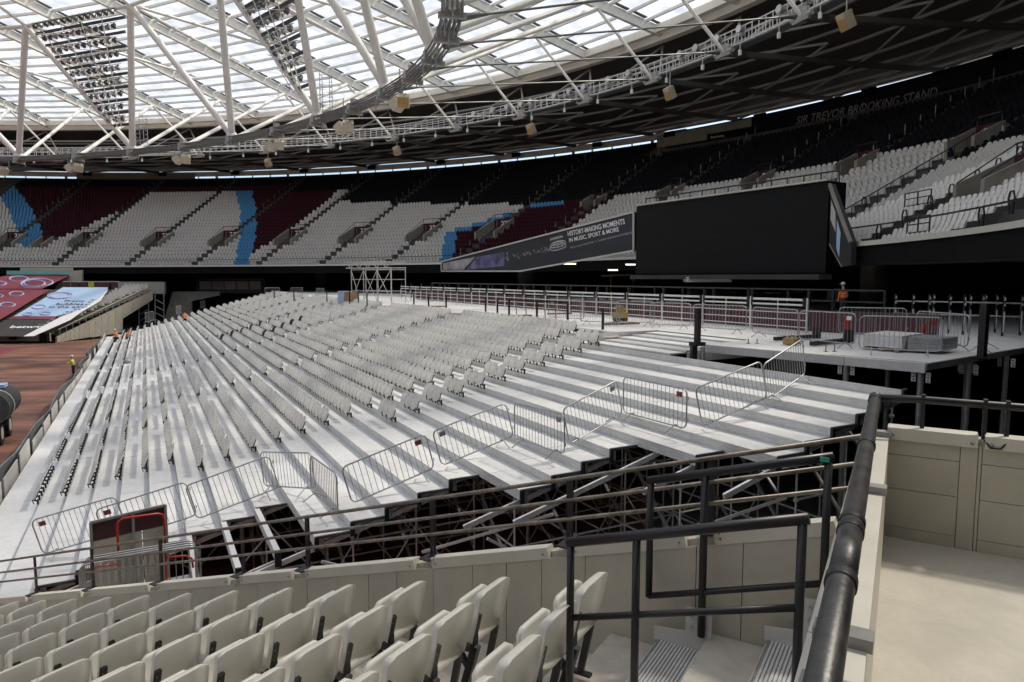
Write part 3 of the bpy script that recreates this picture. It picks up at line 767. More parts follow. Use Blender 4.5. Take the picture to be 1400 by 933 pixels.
def merged(lst, name, matl, parent, bv, bf):
    n = len(lst); nv = len(bv); V = np.empty((n * nv, 3)); 
    for j, (a, P) in enumerate(lst):
        nr = ringn(a); tg = np.cross(UP, nr); jit = 1 + (random.random() - .5) * 0.05
        V[j * nv:(j + 1) * nv] = P + np.outer(bv[:, 0], tg) + np.outer(bv[:, 1], nr) + np.outer(bv[:, 2] * jit, UP)
    F = [tuple(x + j * nv for x in f) for j in range(n) for f in bf]
    me = bpy.data.meshes.new(name); me.from_pydata(V.tolist(), [], F); me.materials.append(matl); me.update()
    o = bpy.data.objects.new(name, me); COL.objects.link(o)
    return o
CN_ = {'far_white': 'white', 'claret': 'claret', 'blue': 'sky blue', 'navy': 'near-black'}
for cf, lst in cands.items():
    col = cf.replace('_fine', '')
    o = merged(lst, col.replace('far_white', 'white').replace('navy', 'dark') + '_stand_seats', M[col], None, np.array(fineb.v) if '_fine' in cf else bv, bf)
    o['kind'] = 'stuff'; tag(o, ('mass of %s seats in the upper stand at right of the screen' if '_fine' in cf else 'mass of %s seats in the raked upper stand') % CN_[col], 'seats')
sme = fineb.mesh('stadium_chair', M['far_white'])
rowslist = {}
for t in near: rowslist.setdefault(t[2], []).append(t)
for i, lst in sorted(rowslist.items()):
    ri_ = int(round(i * 2)); lst.sort(key=lambda t: -t[1])
    for j, t in enumerate(lst):
        nr = ringn(t[1]); tg = np.cross(UP, nr)
        o = bpy.data.objects.new('stadium_chair', sme); COL.objects.link(o)
        o.location = t[3]; o.rotation_euler = (0, 0, math.atan2(tg[1], tg[0]))
        tag(o, 'white stand seat, %s from left in %s row up, right block above the black fascia' % (ordn(j), ordn(ri_)), 'seat', 'white seats of the right-hand upper block')

# gantry walkway strip left of the right-hand block: dark floor, a ramp rail
m = MB()
for i in np.arange(1, 11, 0.8):
    P = ring(13.9, drow(i), zrow(i)); m.tube(P, P + UP * 1.0, 0.035, 4)
m.path([ring(13.9, drow(i), zrow(i) + 1.0) for i in (0.8, 11)], 0.04, 5); m.build('walkway_rail', M['black'], us)

# ---------------------------------------------------------------- lettering on the back wall
ln = thing('stand_name_sign', 'dull grey capital letters naming the stand across the dark back wall', 'sign', ring(20, 2.3, 20))
a1_, a2_ = None, None
def back_angle(u, v):
    best = None
    for a in np.arange(0, 60, 0.05):
        q = proj(ring(a, 6.8, 20.6)); d = abs(q[0] - u)
        if best is None or d < best[0]: best = (d, a)
    return best[1]
def backmap(uL, vL, uR, vR, hpx):
    aL, aR = back_angle(uL, vL), back_angle(uR, vR)
    def zat(a, u, v):
        P = ring(a, 6.8); d = ray(u, v); return d[2] / d[1] * P[1]
    zL, zR = zat(aL, uL, vL), zat(aR, uR, vR); hL = zat(aL, uL, vL - hpx) - zL
    return lambda x, y: ring(aL + (aR - aL) * x, 6.8, zL + (zR - zL) * x + hL * y * 0.97)
lettering('SIR TREVOR BROOKING STAND', backmap(1089, 170.5, 1283, 131.5, 11), M['greyletter'], ln, shear=0.25, bold=0.012)
b2_ = thing('sponsor_board', 'small dark board with dull betway lettering and a double diamond on the back wall', 'sign', ring(38, 3, 20.5))
fm = backmap(966, 196, 1076, 178, 9)
m = MB(); m.face(*[fm(x, y) + ringn(30) * 0.12 for x, y in ((0, -0.35), (1, -0.35), (1, 1.4), (0, 1.4))]); m.build('board', M['blackmatt'], b2_)
lettering('betway', backmap(972, 191, 993, 188, 5), M['silver'], b2_, bold=0.02)
m = MB()
for w, h, t in ((0.052, 0.42, 0.014), (0.030, 0.20, 0.01)):
    cx_, cy_ = 0.345, 0.75
    o_ = [(cx_ - w, cy_), (cx_, cy_ + h), (cx_ + w, cy_), (cx_, cy_ - h)]; i_ = [(cx_ - w + t, cy_), (cx_, cy_ + h - t * 8), (cx_ + w - t, cy_), (cx_, cy_ - h + t * 8)]
    for k in range(4): m.face(fm(*o_[k]), fm(*o_[(k + 1) % 4]), fm(*i_[(k + 1) % 4]), fm(*i_[k]))
m.face(*[fm(x, y) for x, y in ((0.31, -0.05), (0.38, -0.05), (0.38, 0.08), (0.31, 0.08))])
m.build('emblem', M['silver'], b2_)

# ================================================================== SCREEN, BANNER, WING
SL, SR = np.array([9.7, 53.7, 0]), np.array([18.1, 39.6, 0])
sd = (SR - SL) / np.linalg.norm(SR - SL); sn = np.array([sd[1], -sd[0], 0]);
if np.dot(sn, SL) > 0: sn = -sn
scr = thing('video_screen', 'huge black video screen box hung in front of the upper stand', 'video screen', (SL + SR) / 2)
m = MB(); m.prism([SL + UP * 0.22, SR + UP * 0.22, SR + UP * 5.5, SL + UP * 5.5], -sn * 1.6); m.build('cabinet', M['blackmatt'], scr)
m = MB()
for i in range(12):
    for j in range(4):
        a = SL + (SR - SL) * ((i + 0.0005) / 12); b = SL + (SR - SL) * ((i + 0.9995) / 12); z0 = 0.30 + j * 1.29; z1 = z0 + 1.288
        m = MB(); m.prism([a + UP * z0, b + UP * z0, b + UP * z1, a + UP * z1], sn * 0.03); m.build('screen_module', mat('screen_face', (0.0055, 0.006, 0.006), 0.55, spec=0.2) if (i + j == 0) else bpy.data.materials['screen_face'], scr)
m = MB(); m.beam(SL + UP * 5.58 + sn * .05, SR + UP * 5.56 + sn * .05, 0.4, 0.09); m.build('top_ledge', M['creamcap'], scr)
m = MB(); P_ = SL - sn * 1.2
m.path([SL + UP * 6.15 - sn * 0.9, SR + UP * 6.15 - sn * 0.9], 0.05, 5)
for f in np.linspace(0, 1, 15): q = SL + (SR - SL) * f - sn * 0.9; m.tube(q + UP * 5.5, q + UP * 6.15, 0.04, 4)
m.build('guard_rail', M['black'], scr)
m = MB(); m.beam(SL + UP * 0.05, SR + UP * 0.05, 1.2, 0.3); m.build('bottom_beam', M['dark'], scr)
# sloping banner on the left
BL, BR = np.array([-8.85, 86.0, 0]), np.array([9.5, 54.2, 0])
bw = lambda u, v: onwall(u, v, BL, BR)
bd = (BR - BL) / np.linalg.norm(BR - BL); bn = np.array([bd[1], -bd[0], 0]); bn = -bn if np.dot(bn, BL) > 0 else bn
ban = thing('banner', 'sloping charcoal advertising banner with white lettering left of the screen', 'banner', (BL + BR) / 2)
pl = [bw(604, 371), bw(712, 371), bw(867, 343), bw(867, 290), bw(604, 358)]
m = MB(); m.prism(pl, -bn * 0.35); m.build('panel', M['bannerblack'], ban)
m = MB()
for k in range(5): m.beam(pl[k] + bn * 0.06, pl[(k + 1) % 5] + bn * 0.06, 0.10, 0.14)
m.build('frame', M['hoard'], ban)
o3 = bn * 0.03
lettering('HISTORY-MAKING MOMENTS', quadmap(bw(777, 323.5), bw(855, 306.5), bw(776, 316.8), o3), M['white'], ban, bold=0.02)
lettering('IN MUSIC, SPORT & MORE', quadmap(bw(779, 332.5), bw(847, 317.5), bw(778, 326), o3), M['white'], ban, bold=0.02)
lettering('Secure your seats first  //  London-Stadium.com/signup', quadmap(bw(780.5, 341), bw(865, 320), bw(780, 337.3), o3), M['silver'], ban)
lettering('LONDON', quadmap(bw(752.5, 329.2), bw(769.5, 325), bw(752.4, 326.2), o3), M['white'], ban, bold=0.015)
lettering('STADIUM', quadmap(bw(757, 344), bw(774.5, 339.6), bw(757, 341.7), o3), M['silver'], ban)
m = MB()
def el(cu, cv, ru, rv, sk=-0.24, n=28): return [bw(cu + ru * math.cos(t), cv + rv * math.sin(t) + sk * ru * math.cos(t)) + bn * 0.06 for t in np.linspace(0, 2 * PI, n, endpoint=False)]
for c_ in ((763.5, 334, 10.5, 4.2), (763.5, 337.5, 11, 4.6), (763.5, 333, 7, 2.2)): m.path(el(*c_), 0.045, 4, closed=True)
for du in (-10.5, -6, 0, 6, 10.5): m.tube(bw(763.5 + du, 335 - .24 * du) + bn * .06, bw(763.5 + du, 339 - .24 * du) + bn * .06, 0.045, 4)
m.build('emblem', M['silver'], ban)
m = MB(); m.face(*[q + o3 for q in (bw(606, 368.8), bw(634, 369), bw(650, 351.5), bw(606, 360))]); m.build('crowd_picture', mat('pale_picture_print', (0.34, 0.32, 0.32), 0.6, noise=0.4, nscale=0.7), ban)
m = MB(); m.face(*[q + o3 for q in (bw(638, 369), bw(690, 364), bw(690, 345), bw(653, 351.5))]); m.build('night_picture', mat('violet_picture_print', (0.05, 0.05, 0.12), 0.6, noise=0.8, nscale=0.6, col2=(0.22, 0.2, 0.4)), ban)
rr_ = random.Random(3)
m = MB()
for k in range(46):
    u = rr_.uniform(688, 755); v = 353 - (u - 688) * 0.19 + rr_.uniform(-6.5, 6.5) * (0.6 + 0.4 * math.sin(u * .4)); r_ = rr_.uniform(0.7, 1.9)
    m.face(*[bw(u + r_ * math.cos(t) * rr_.uniform(.5, 1.2), v + r_ * 1.25 * math.sin(t) * rr_.uniform(.5, 1.2)) + o3 * 1.02 for t in np.linspace(0, 2 * PI, 7, endpoint=False)])
m.build('performers_print', mat('grey_figures_print', (0.2, 0.2, 0.22), 0.6, noise=0.5, nscale=2.0, col2=(0.3, 0.25, 0.24)), ban)
# wing on the right of the screen
WL, WR = SR + sd * 0.15, ring(7.0, 40.9)
ww = lambda u, v: onwall(u, v, WL, WR)
wn_ = np.array([(WR - WL)[1], -(WR - WL)[0], 0]); wn_ /= np.linalg.norm(wn_); wn_ = -wn_ if np.dot(wn_, WL) > 0 else wn_
wing = thing('banner', 'narrow tapering advertising panel seen edge on right of the screen', 'banner', (WL + WR) / 2)
pl = [ww(1134, 334), ww(1151, 365), ww(1163, 361), ww(1164, 331), ww(1135, 252)]
m = MB(); m.prism(pl, -wn_ * 0.3); m.build('panel', M['bannerblack'], wing)
m = MB(); m.beam(pl[3] + wn_ * .05, pl[4] + wn_ * .05, 0.14, 0.16); m.beam(pl[0], pl[1], 0.06, 0.06); m.build('frame', M['vomwall'], wing)
m = MB(); m.face(*[q + wn_ * 0.03 for q in (ww(1136, 300), ww(1143, 318), ww(1143, 290), ww(1137, 274))]); m.build('white_print', M['silver'], wing)
m = MB(); m.face(*[q + wn_ * 0.03 for q in (ww(1144, 340), ww(1148, 352), ww(1150, 318), ww(1145, 300))]); m.build('blue_print', M['sheetblue'], wing)
# ================================================================== RETRACTABLE SEATING TIER
T1, TT, RI, Z1 = -14.85, 0.79, 0.208, -2.5     # nosing of row 1, tread, rise, level of row 1
def tk(k): return T1 + (k - 1) * TT                # nosing of row k
def zk(k): return Z1 - (k - 1) * RI
S_END = {}
for k in range(0, 28):
    S_END[k] = 21.6 if k < 1 else 9.22 if k <= 6 else 10.65 if k == 7 else 12.62 if k <= 11 else 14.7 if k <= 16 else 17.95 if k <= 19 else 18.2 if k <= 21 else 18.5 if k <= 25 else 18.9
NROWS = 24
S_FAR = 101.0
tier = thing('seating_tier', 'white retractable seating tier of wide stepped treads on a steel frame', 'seating tier', ST(30, -5, zk(26)))
rz = math.atan2(TA[1], TA[0])                     # local x along the row (+s), local y towards the pitch? set below
def loc_mesh(mb, name, mats): return mb.mesh(name, mats)
# local frame: x = TA, y = TB  (right-handed: TA x TB = up?)
HAND = np.cross(TA, TB)[2]
def tread_mesh(L, w):
    m = MB(); y = 1 if HAND > 0 else -1
    m.abox(0.006, L - 0.006, min(0, -y * w), max(0, -y * w), -0.05, 0.0)
    return m.mesh('tread_board', M['deck'])
def riser_mesh(L, h):
    m = MB(); y = 1 if HAND > 0 else -1
    prof = [(0.0, 0.0), (0.0, -0.035), (-0.012, -0.04), (-0.012, -0.055), (0.0, -0.06), (0.0, -0.10), (-0.012, -0.105), (-0.012, -0.12), (0.0, -0.125), (0.0, -0.165), (-0.012, -0.17), (-0.012, -0.185), (0, -0.19), (0, -h)]
    for (y0, z0), (y1, z1) in zip(prof[:-1], prof[1:]):
        m.face((0.004, y * (y0 - .012), z0), (L - 0.004, y * (y0 - .012), z0), (L - 0.004, y * (y1 - .012), z1), (0.004, y * (y1 - .012), z1))
    return m.mesh('riser_panel', M['riser'])
MODL = 2.44
tmesh, rmesh = {}, {}
nt = nr_ = 0
rest_t, rest_r = MB(), MB()
for k in range(0, NROWS + 2):
    s = S_END[k]; first = True
    w = TT - 0.008 if k < NROWS + 1 else 1.21
    tn = tk(k) if k < NROWS + 1 else tk(NROWS) + 1.22
    h = RI + 0.02 if k < NROWS + 1 else 0.55
    if 8 <= k <= 8 or k in (7, 12, 17): h = RI + 0.02
    while s < S_FAR - 0.1:
        L = min(MODL, S_FAR - s)
        if first: L = MODL - ((s - 9.22) % MODL) if (s - 9.22) % MODL > 0.2 else MODL
        first = False
        L = round(L, 3)
        if k == 1 and s < 21.3:
            pass
        elif s < 41.5 and nt < 300:
            key = (L, round(w, 3))
            if key not in tmesh: tmesh[key] = tread_mesh(L, w)
            put('tread_board', tmesh[key], tier, ST(s, tn - 0.014, zk(k) + random.uniform(-.002, .002)), (0, 0, rz)); nt += 1
        else:
            c = ST(s + L / 2, tn - 0.014 - w / 2, zk(k) - 0.025); rest_t.box(c, TA * (L / 2 - .003), TB * w / 2, UP * 0.025)
        if s < 41.5 and nr_ < 300:
            key = (L, h)
            if key not in rmesh: rmesh[key] = riser_mesh(L, h)
            put('riser_panel', rmesh[key], tier, ST(s, tn, zk(k) - 0.001), (0, 0, rz)); nr_ += 1
        else:
            a, b = ST(s + .004, tn - .012, zk(k)), ST(s + L - .004, tn - .012, zk(k)); rest_r.face(a, b, b - UP * h, a - UP * h)
        s += L
rest_t.build('far_tread_boards', M['deck'], tier, kind='stuff'); rest_r.build('far_riser_panels', M['riser'], tier, kind='stuff')
# ends of the rows: black cap plates, trims, raker beams and scaffold
for k in range(1, NROWS + 2):
    s = S_END[k]; tn = tk(k) if k <= NROWS else tk(NROWS) + 1.22
    m = MB(); m.beam(ST(s - 0.02, tn - 0.02, zk(k) - 0.012), ST(s - 0.02, tn - (TT if k > 1 else .15), zk(k) - 0.012), 0.05, 0.06); m.build('end_trim', M['lampdark'], tier)
    if k >= 1:
        m = MB()
        m.box(ST(s - 0.03, tn - 0.05, zk(k) - 0.16), TA * 0.03, TB * 0.045, UP * 0.15)
        for j in range(5): m.box(ST(s - 0.06, tn - 0.02, zk(k) - 0.05 - j * .05), TA * 0.02, TB * 0.03, UP * 0.012)
        m.build('end_cap', M['black'], tier)
        m = MB(); m.box(ST(s + 0.04, tn - 0.15, zk(k) - 0.18), TA * 0.02, TB * 0.06, UP * 0.12); m.build('end_bracket', M['galv'], tier)
def raker(s, k0, k1, ext0=0.2, ext1=0.6):
    a, b = ST(s, tk(k0) - TT * ext0, zk(k0) - 0.32 + RI * ext0), ST(s, tk(k1) + TT * ext1, zk(k1) - 0.32 - RI * ext1)
    m = MB(); m.beam(a, b, 0.06, 0.11); m.build('raker_beam', M['scaf'], tier)
for s, k0, k1 in ((9.35, 1, 7), (10.8, 7, 8), (12.75, 8, 12), (14.85, 12, 19), (15.0, 17, 20), (18.1, 17, 20), (18.7, 20, 26)): raker(s, k0, k1)
for s, k0, k1 in ((12.0, 1, 11), (15.2, 1, 15), (18.2, 1, 25), (21, 6, 26), (24, 10, 26), (28, 12, 26)): raker(s, k0, k1)
for k in (17, 18, 19):                             # open bays: bare riser beams run on without treads
    m = MB(); m.beam(ST(14.85, tk(k) - .05, zk(k) - 0.1), ST(17.95, tk(k) - .05, zk(k) - 0.1), 0.12, 0.2); m.build('bare_beam', M['deck'], tier)
    m = MB(); m.box(ST(14.8, tk(k) - 0.05, zk(k) - 0.16), TA * 0.03, TB * 0.07, UP * 0.17); m.build('end_cap', M['black'], tier)
for (s, t, z, L) in ((15.0, tk(20) + .2, zk(20) - .5, 2.4), (15.2, tk(21) - .2, zk(21) - 1.4, 1.3), (14.6, tk(19) + .1, zk(19) - 1.5, 1.2)):
    m = MB()
    for j in range(4): m.box(ST(s + L / 2, t + j * 0.16, z - j * .03), TA * L / 2, TB * 0.07, UP * 0.02)
    m.build('loose_plank', M['alu'], tier)
# scaffold standards, ledgers and braces beneath
stdm = MB(); nstd = 0
rs = random.Random(5)
for s in (9.6, 11.4, 13.4, 15.6, 18.3, 21.0, 24.0):
    ks = [k for k in range(1, 27, 2) if S_END[min(k, 26)] <= s + 0.6]
    for k in ks:
        top = ST(s, tk(k) - 0.3, zk(k) - 0.35); bot = np.array([top[0], top[1], -EYE])
        m = MB(); m.tube(bot, top, 0.024, 6); o = m.build('scaffold_standard', M['scaf'], tier)
        m = MB(); m.tube(bot, bot + UP * 0.35, 0.018, 6); m.box(bot + UP * .01, (0.08, 0, 0), (0, 0.08, 0), (0, 0, 0.008)); m.build('base_jack', M['scaf'], o)
        if rs.random() < 0.55:
            zz = bot + UP * (0.6 + rs.random() * 1.0) if top[2] - bot[2] > 2 else bot + UP * .5; m = MB(); m.tube(zz, zz + UP * 0.14, 0.03, 6); m.build('marker_tape', M['yellowtape'], o)
        for h in np.arange(1.0, top[2] - bot[2] - 0.2, 1.5):
            m = MB(); m.tube(bot + UP * (h - .03), bot + UP * (h + .03), 0.06, 8); m.build('rosette', M['scaf'], o)
    for ka, kb in zip(ks[:-1], ks[1:]):
        a = ST(s, tk(ka) - 0.3, zk(ka) - 0.5); b = ST(s, tk(kb) - 0.3, zk(kb) - 0.5)
        for h in np.arange(1.0, b[2] + EYE - 0.2, 1.5):
            m = MB(); m.tube(np.array([a[0], a[1], -EYE + h]), np.array([b[0], b[1], -EYE + h]), 0.024, 6); m.build('ledger', M['scaf'], tier)
        m = MB(); za = -EYE + 0.3; zb = min(b[2], -EYE + 2.6)
        if ks.index(ka) % 2: m.tube(np.array([a[0], a[1], za]), np.array([b[0], b[1], zb]), 0.022, 6)
        else: m.tube(np.array([b[0], b[1], za]), np.array([a[0], a[1], zb]), 0.022, 6)
        m.build('diagonal_brace', M['scaf'], tier)
for k in range(1, 27, 2):
    ss = [s for s in (9.6, 11.4, 13.4, 15.6, 18.3, 21.0, 24.0) if S_END[min(k, 26)] <= s + 0.6]
    for sa, sb in zip(ss[:-1], ss[1:]):
        for h in (1.0, 2.5):
            if -EYE + h < zk(k) - 0.6:
                m = MB(); m.tube(ST(sa, tk(k) - .3, -EYE + h), ST(sb, tk(k) - .3, -EYE + h), 0.024, 6); m.build('ledger', M['scaf'], tier)
        m = MB(); m.beam(ST(sa, tk(k) - .3, max(-EYE + .3, zk(k) - 2.4)), ST(sb, tk(k) - .3, zk(k) - .5), 0.07, 0.05); m.build('diagonal_brace', M['galv'], tier)
# a dropped raker standing loose in front (bright adjustable beams at the tier foot)
for (a, b) in ((ST(14.4, tk(13), -6.3), ST(12.5, tk(10), -5.2)), (ST(13.6, tk(14), -6.9), ST(11.0, tk(9), -6.2)), (ST(11.5, tk(9), -6.0), ST(9.6, tk(5), -4.6)), (ST(11.0, tk(10), -6.6), ST(9.0, tk(6), -5.9)), (ST(12.6, tk(12), -5.5), ST(12.5, tk(8), -7.6)), (ST(9.7, tk(8), -4.8), ST(9.6, tk(4), -6.6)), (ST(14.0, tk(16), -5.9), ST(13.9, tk(12), -7.3))):
    m = MB(); m.beam(a, b, 0.045, 0.06); m.build('raking_brace', M['alu'], tier)
# side sheet so the void below stays enclosed at the far end, and the front skirt
m = MB(); a, b = ST(19.0, tk(24) + 1.18, zk(25) - .3), ST(S_FAR, tk(24) + 1.18, zk(25) - .3); m.face(a, b, b - UP * .45, a - UP * .85); m.build('front_skirt', M['hoard'], tier)

# ---------------------------------------------------------------- temporary seats
def temp_seat_meshes():
    # x along the row (width 0.48), y towards the pitch, z above the nosing
    y = 1 if HAND > 0 else -1
    sh = MB()
    W = 0.215
    def back(u, v):
        x = (u - .5) * 2; z = 0.09 + 0.44 * v
        return (x * W * (1 - 0.10 * max(0, v - .8) / .2), y * (0.11 - 0.15 * v + 0.035 * x * x), z - (0.03 * x * x if v > .95 else 0))
    sh.grid(back, 4, 3)
    for i in range(4): a, b = back(i / 4, 1), back((i + 1) / 4, 1); sh.face(a, b, tuple(np.add(b, (0, -y * .022, -.012))), tuple(np.add(a, (0, -y * .022, -.012))))
    for u in (0, 1): a, b = back(u, 0), back(u, 1); sh.face(a, b, tuple(np.add(b, (0, -y * .022, 0))), tuple(np.add(a, (0, -y * .022, 0))))
    pn = MB()
    pf = lambda u, v: ((u - .5) * 0.39, y * (0.185 - 0.11 * v + 0.035 * (1 - (2 * u - 1) ** 2) * math.sin(PI * v)), 0.095 + 0.33 * v)
    pn.grid(pf, 4, 3)
    for u in (0, 1):
        for k in range(3): a, b = pf(u, k / 3), pf(u, (k + 1) / 3); pn.face(a, b, tuple(np.add(b, (0, -y * .03, 0))), tuple(np.add(a, (0, -y * .03, 0))))
    br = MB()
    for x in (-0.236,):
        br.box((x, y * 0.03, 0.05), (0.011, 0, 0), (0, 0.028, 0), (0, 0.0, 0.09)); br.box((x, y * 0.10, 0.10), (0.011, 0, 0), (0, 0.06, y * 0.03), (0, -0.01, 0.018))
        br.box((x, y * 0.06, 0.24), (0.010, 0, 0), (0, 0.014, 0), (0, -y * 0.045, 0.13)); br.box((x, y * 0.16, 0.06), (0.01, 0, 0), (0, 0.014, 0), (0, y * 0.02, 0.07))
    return sh, pn, br
sh, pn, br = temp_seat_meshes()
shm, pnm, brm = sh.mesh('backrest', M['white_temp'], True), pn.mesh('seat_pan', M['white_temp']), br.mesh('bracket', M['black'])
BLK = [('right-hand', lambda k: (20.75, 22.35) if k <= 11 else None),
       ('near long', lambda k: (23.45 if k <= 11 else 23.2 if k <= 18 else 25.3 + 0.19 * (k - 19), 35.2 if k < 18 else 36.0)),
       ('middle', lambda k: (36.6 if k < 18 else 37.6, 48.0)), ('far', lambda k: (49.7 if k < 17 else 51.2, 61.0)), ('f5', lambda k: (62.6, 74.2)), ('f6', lambda k: (75.8, 87.2)), ('f7', lambda k: (88.6, 100.2))]
allseats = []
for bi, (bn_, fn) in enumerate(BLK):
    for k in range(1, NROWS + 1):
        r_ = fn(k)
        if not r_: continue
        n = int(round((r_[1] - r_[0]) / 0.5))
        for j in range(n):
            s = r_[0] + (j + 0.5) * 0.5
            if bi == 1 and k >= 19 and 31.2 < s < 32.3 and k < 25: continue
            allseats.append((np.linalg.norm(ST(s, tk(k), zk(k))), bi, k, j, s))
    if bi >= 1:
        for j in range(int((fn(1)[1] - fn(1)[0]) / 0.5)): allseats.append((np.linalg.norm(ST(fn(1)[0] + j * .5, tk(0), zk(0))), bi, 0, j, fn(1)[0] + (j + .5) * .5))
allseats.sort()
proto = None
def seat_rot(): return rz
cl_rows = {(2, 6), }
for q in allseats[:300]:
    d, bi, k, j, s = q
    if proto is None:
        proto = thing('tip_up_chair', 'x', 'seat'); put('backrest', shm, proto, (0, 0, 0)); put('seat_pan', pnm, proto, (0, 0, 0)); put('bracket', brm, proto, (0, 0, 0)); o = proto
    else: o = copy_tree(proto)
    o.location = ST(s, tk(k) + 0.02, zk(k)); o.rotation_euler = (random.uniform(-.05, .05), random.uniform(-.015, .015), rz + random.uniform(-.03, .03))
    bname = {0: 'right-hand three-seat block', 1: 'near long block', 2: 'middle block'}.get(bi, 'far block')
    tag(o, 'folded white tier seat, %s from near end, %s row down, %s' % (ordn(j), ordn(k), bname), 'seat', 'folded white seats on the retractable tier')
rest_list = {'white': [], 'claret': []}
for q in allseats[300:]:
    d, bi, k, j, s = q
    c = 'claret' if (bi == 3 and 6 <= k <= 13 and (abs(s - (61.2 - .45 * max(0, k - 8))) < .55 or (k <= 10 and abs(s - (55.7 - .6 * (k - 6))) < .5))) else 'white'
    if random.random() < 0.02 and bi > 2: continue
    rest_list[c].append((s, k))
def merged_local(lst, parts, name, mats):
    bv = np.array(sum([p.v for p, _ in parts], [])); bf = []; mi = []; o_ = 0
    for p, i in parts:
        bf += [tuple(x + o_ for x in f) for f in p.f]; mi += [i] * len(p.f); o_ += len(p.v)
    n = len(lst); nv = len(bv); V = np.empty((n * nv, 3)); yl = np.cross(UP, TA)
    for j, (s, k) in enumerate(lst): tl_ = random.uniform(-.06, .06); V[j * nv:(j + 1) * nv] = ST(s + random.uniform(-.012, .012), tk(k) + 0.02, zk(k)) + np.outer(bv[:, 0], TA) + np.outer(bv[:, 1] + tl_ * bv[:, 2], yl) + np.outer(bv[:, 2], UP)
    F = [tuple(x + j * nv for x in f) for j in range(n) for f in bf]
    me = bpy.data.meshes.new(name); me.from_pydata(V.tolist(), [], F)
    for m_ in mats: me.materials.append(m_)
    me.polygons.foreach_set('material_index', mi * n); me.update()
    o = bpy.data.objects.new(name, me); COL.objects.link(o); o['kind'] = 'stuff'; return o
tag(merged_local(rest_list['white'], [(sh, 0), (pn, 0), (br, 1)], 'far_tier_seats', [M['white_temp'], M['black']]), 'rows of folded white seats farther along the retractable tier', 'seats')
tag(merged_local(rest_list['claret'], [(sh, 0), (pn, 0), (br, 1)], 'claret_tier_seats', [M['claret'], M['black']]), 'short runs of claret seats among the white tier rows', 'seats')

# ================================================================== STAGE DECK
ZD = -2.15
C1 = atz(1266, 497, ZD); C0 = atz(1400, 475, ZD); cdv = (C0 - C1) / np.linalg.norm(C0 - C1)
C2 = C1 + cdv * 14
J = atz(963, 471, ZD)
deckpts = [C1, C2, np.array([62, 40, ZD]), np.array([50, 100, ZD]), np.array([5, 150, ZD]), np.array([-45, 150, ZD]), ST(100.5, tk(-1) - .01, ZD), ST(21.75, tk(-1) - .01, ZD), ST(21.75, -18.4, ZD), ST(16.9, -18.4, ZD), J]
m = MB(); m.prism(deckpts, (0, 0, -0.06)); deck = m.build('stage_deck', M['deck']); struct(deck)
OFF[deck.name] = (0, 0, 0)
m = MB(); n_ = (C1 - J) / np.linalg.norm(C1 - J); o_ = np.cross(n_, UP); o_ = o_ if np.dot(o_, -C1) > 0 else -o_
for a, b in ((J, J + (C1 - J) * .37), (J + (C1 - J) * .373, J + (C1 - J) * .69), (J + (C1 - J) * .693, C1)):
    m = MB(); m.beam(a - UP * 0.125 + o_ * 0.03, b - UP * 0.125 + o_ * 0.03, 0.05, 0.24); m.build('edge_beam', M['deck'], deck)
m = MB(); m.beam(C1 - UP * 0.10, C2 - UP * 0.10, 0.05, 0.17); m.build('edge_beam', M['galv'], deck)
def leg(P, r=0.075):
    m = MB(); m.tube(np.array([P[0], P[1], -EYE]), np.array([P[0], P[1], ZD - 0.18]), r, 10); l = m.build('leg', M['galv'], deck)
    m = MB()
    for sg in (-1, 1):
        m.box(np.array([P[0], P[1], ZD - 0.38]) + n_ * sg * 0.17, n_ * 0.055, o_ * 0.012, UP * 0.13)
    m.build('lug_plate', M['alu'], l)
    m = MB()
    for sg in (-1, 1):
        for h in (-.08, 0, .08): m.tube(np.array([P[0], P[1], ZD - 0.38 + h]) + n_ * sg * 0.17 + o_ * .01, np.array([P[0], P[1], ZD - 0.38 + h]) + n_ * sg * 0.17 + o_ * .02, 0.018, 6)
    m.build('lug_hole', M['blackmatt'], l)
leg(C1 - o_ * .15 - n_ * .15); leg(J + (C1 - J) * .69 - o_ * .12); leg(C1 + cdv * 2.6 - o_ * .1); leg(C1 - o_ * 3.2); leg(J + (C1 - J) * .69 - o_ * 3.0); leg(C1 + cdv * 5.4)
# joint lines: loose dark seam strips lying on the deck edge
m = MB(); m.beam(J + (C1 - J) * .62 - o_ * .10 + UP * .006, C1 - o_ * .12 + UP * .006, 0.025, 0.006); m.build('edge_seam', M['lampdark'], deck)
m = MB(); m.beam(ST(21.75, -18.38, ZD + .006), ST(17.0, -18.38, ZD + .006), 0.03, 0.006); m.build('edge_seam', M['lampdark'], deck)
# shallow stair from the deck to row 1
stair = thing('deck_stair', 'shallow white deck stair of five treads between the stage deck and the top row', 'stair', ST(19, -17, -2.5))
for j in range(5):
    z = Z1 + 0.02 + (ZD - Z1 - 0.02) * (j + 0.5) / 5.0; t0 = -14.93 - j * 0.69
    m = MB(); m.prism([ST(17.0, t0, z), ST(21.6, t0, z), ST(21.6, t0 - 0.68, z), ST(17.0, t0 - 0.68, z)], (0, 0, -0.05)); m.build('stair_tread', M['alu'] if j % 2 else M['deck'], stair)
    m = MB(); a, b = ST(17.0, t0 - .01, z - .03), ST(21.6, t0 - .01, z - .03); m.face(a, b, b - UP * .08, a - UP * .08); m.build('stair_riser', M['galv'], stair)
m = MB(); m.prism([ST(21.72, -14.95, Z1 - .02), ST(21.72, -18.4, Z1 - .02), ST(21.72, -18.4, ZD + .02), ST(21.72, -15.3, ZD + .02)], TA * 0.04); m.build('side_panel', M['riser'], stair)
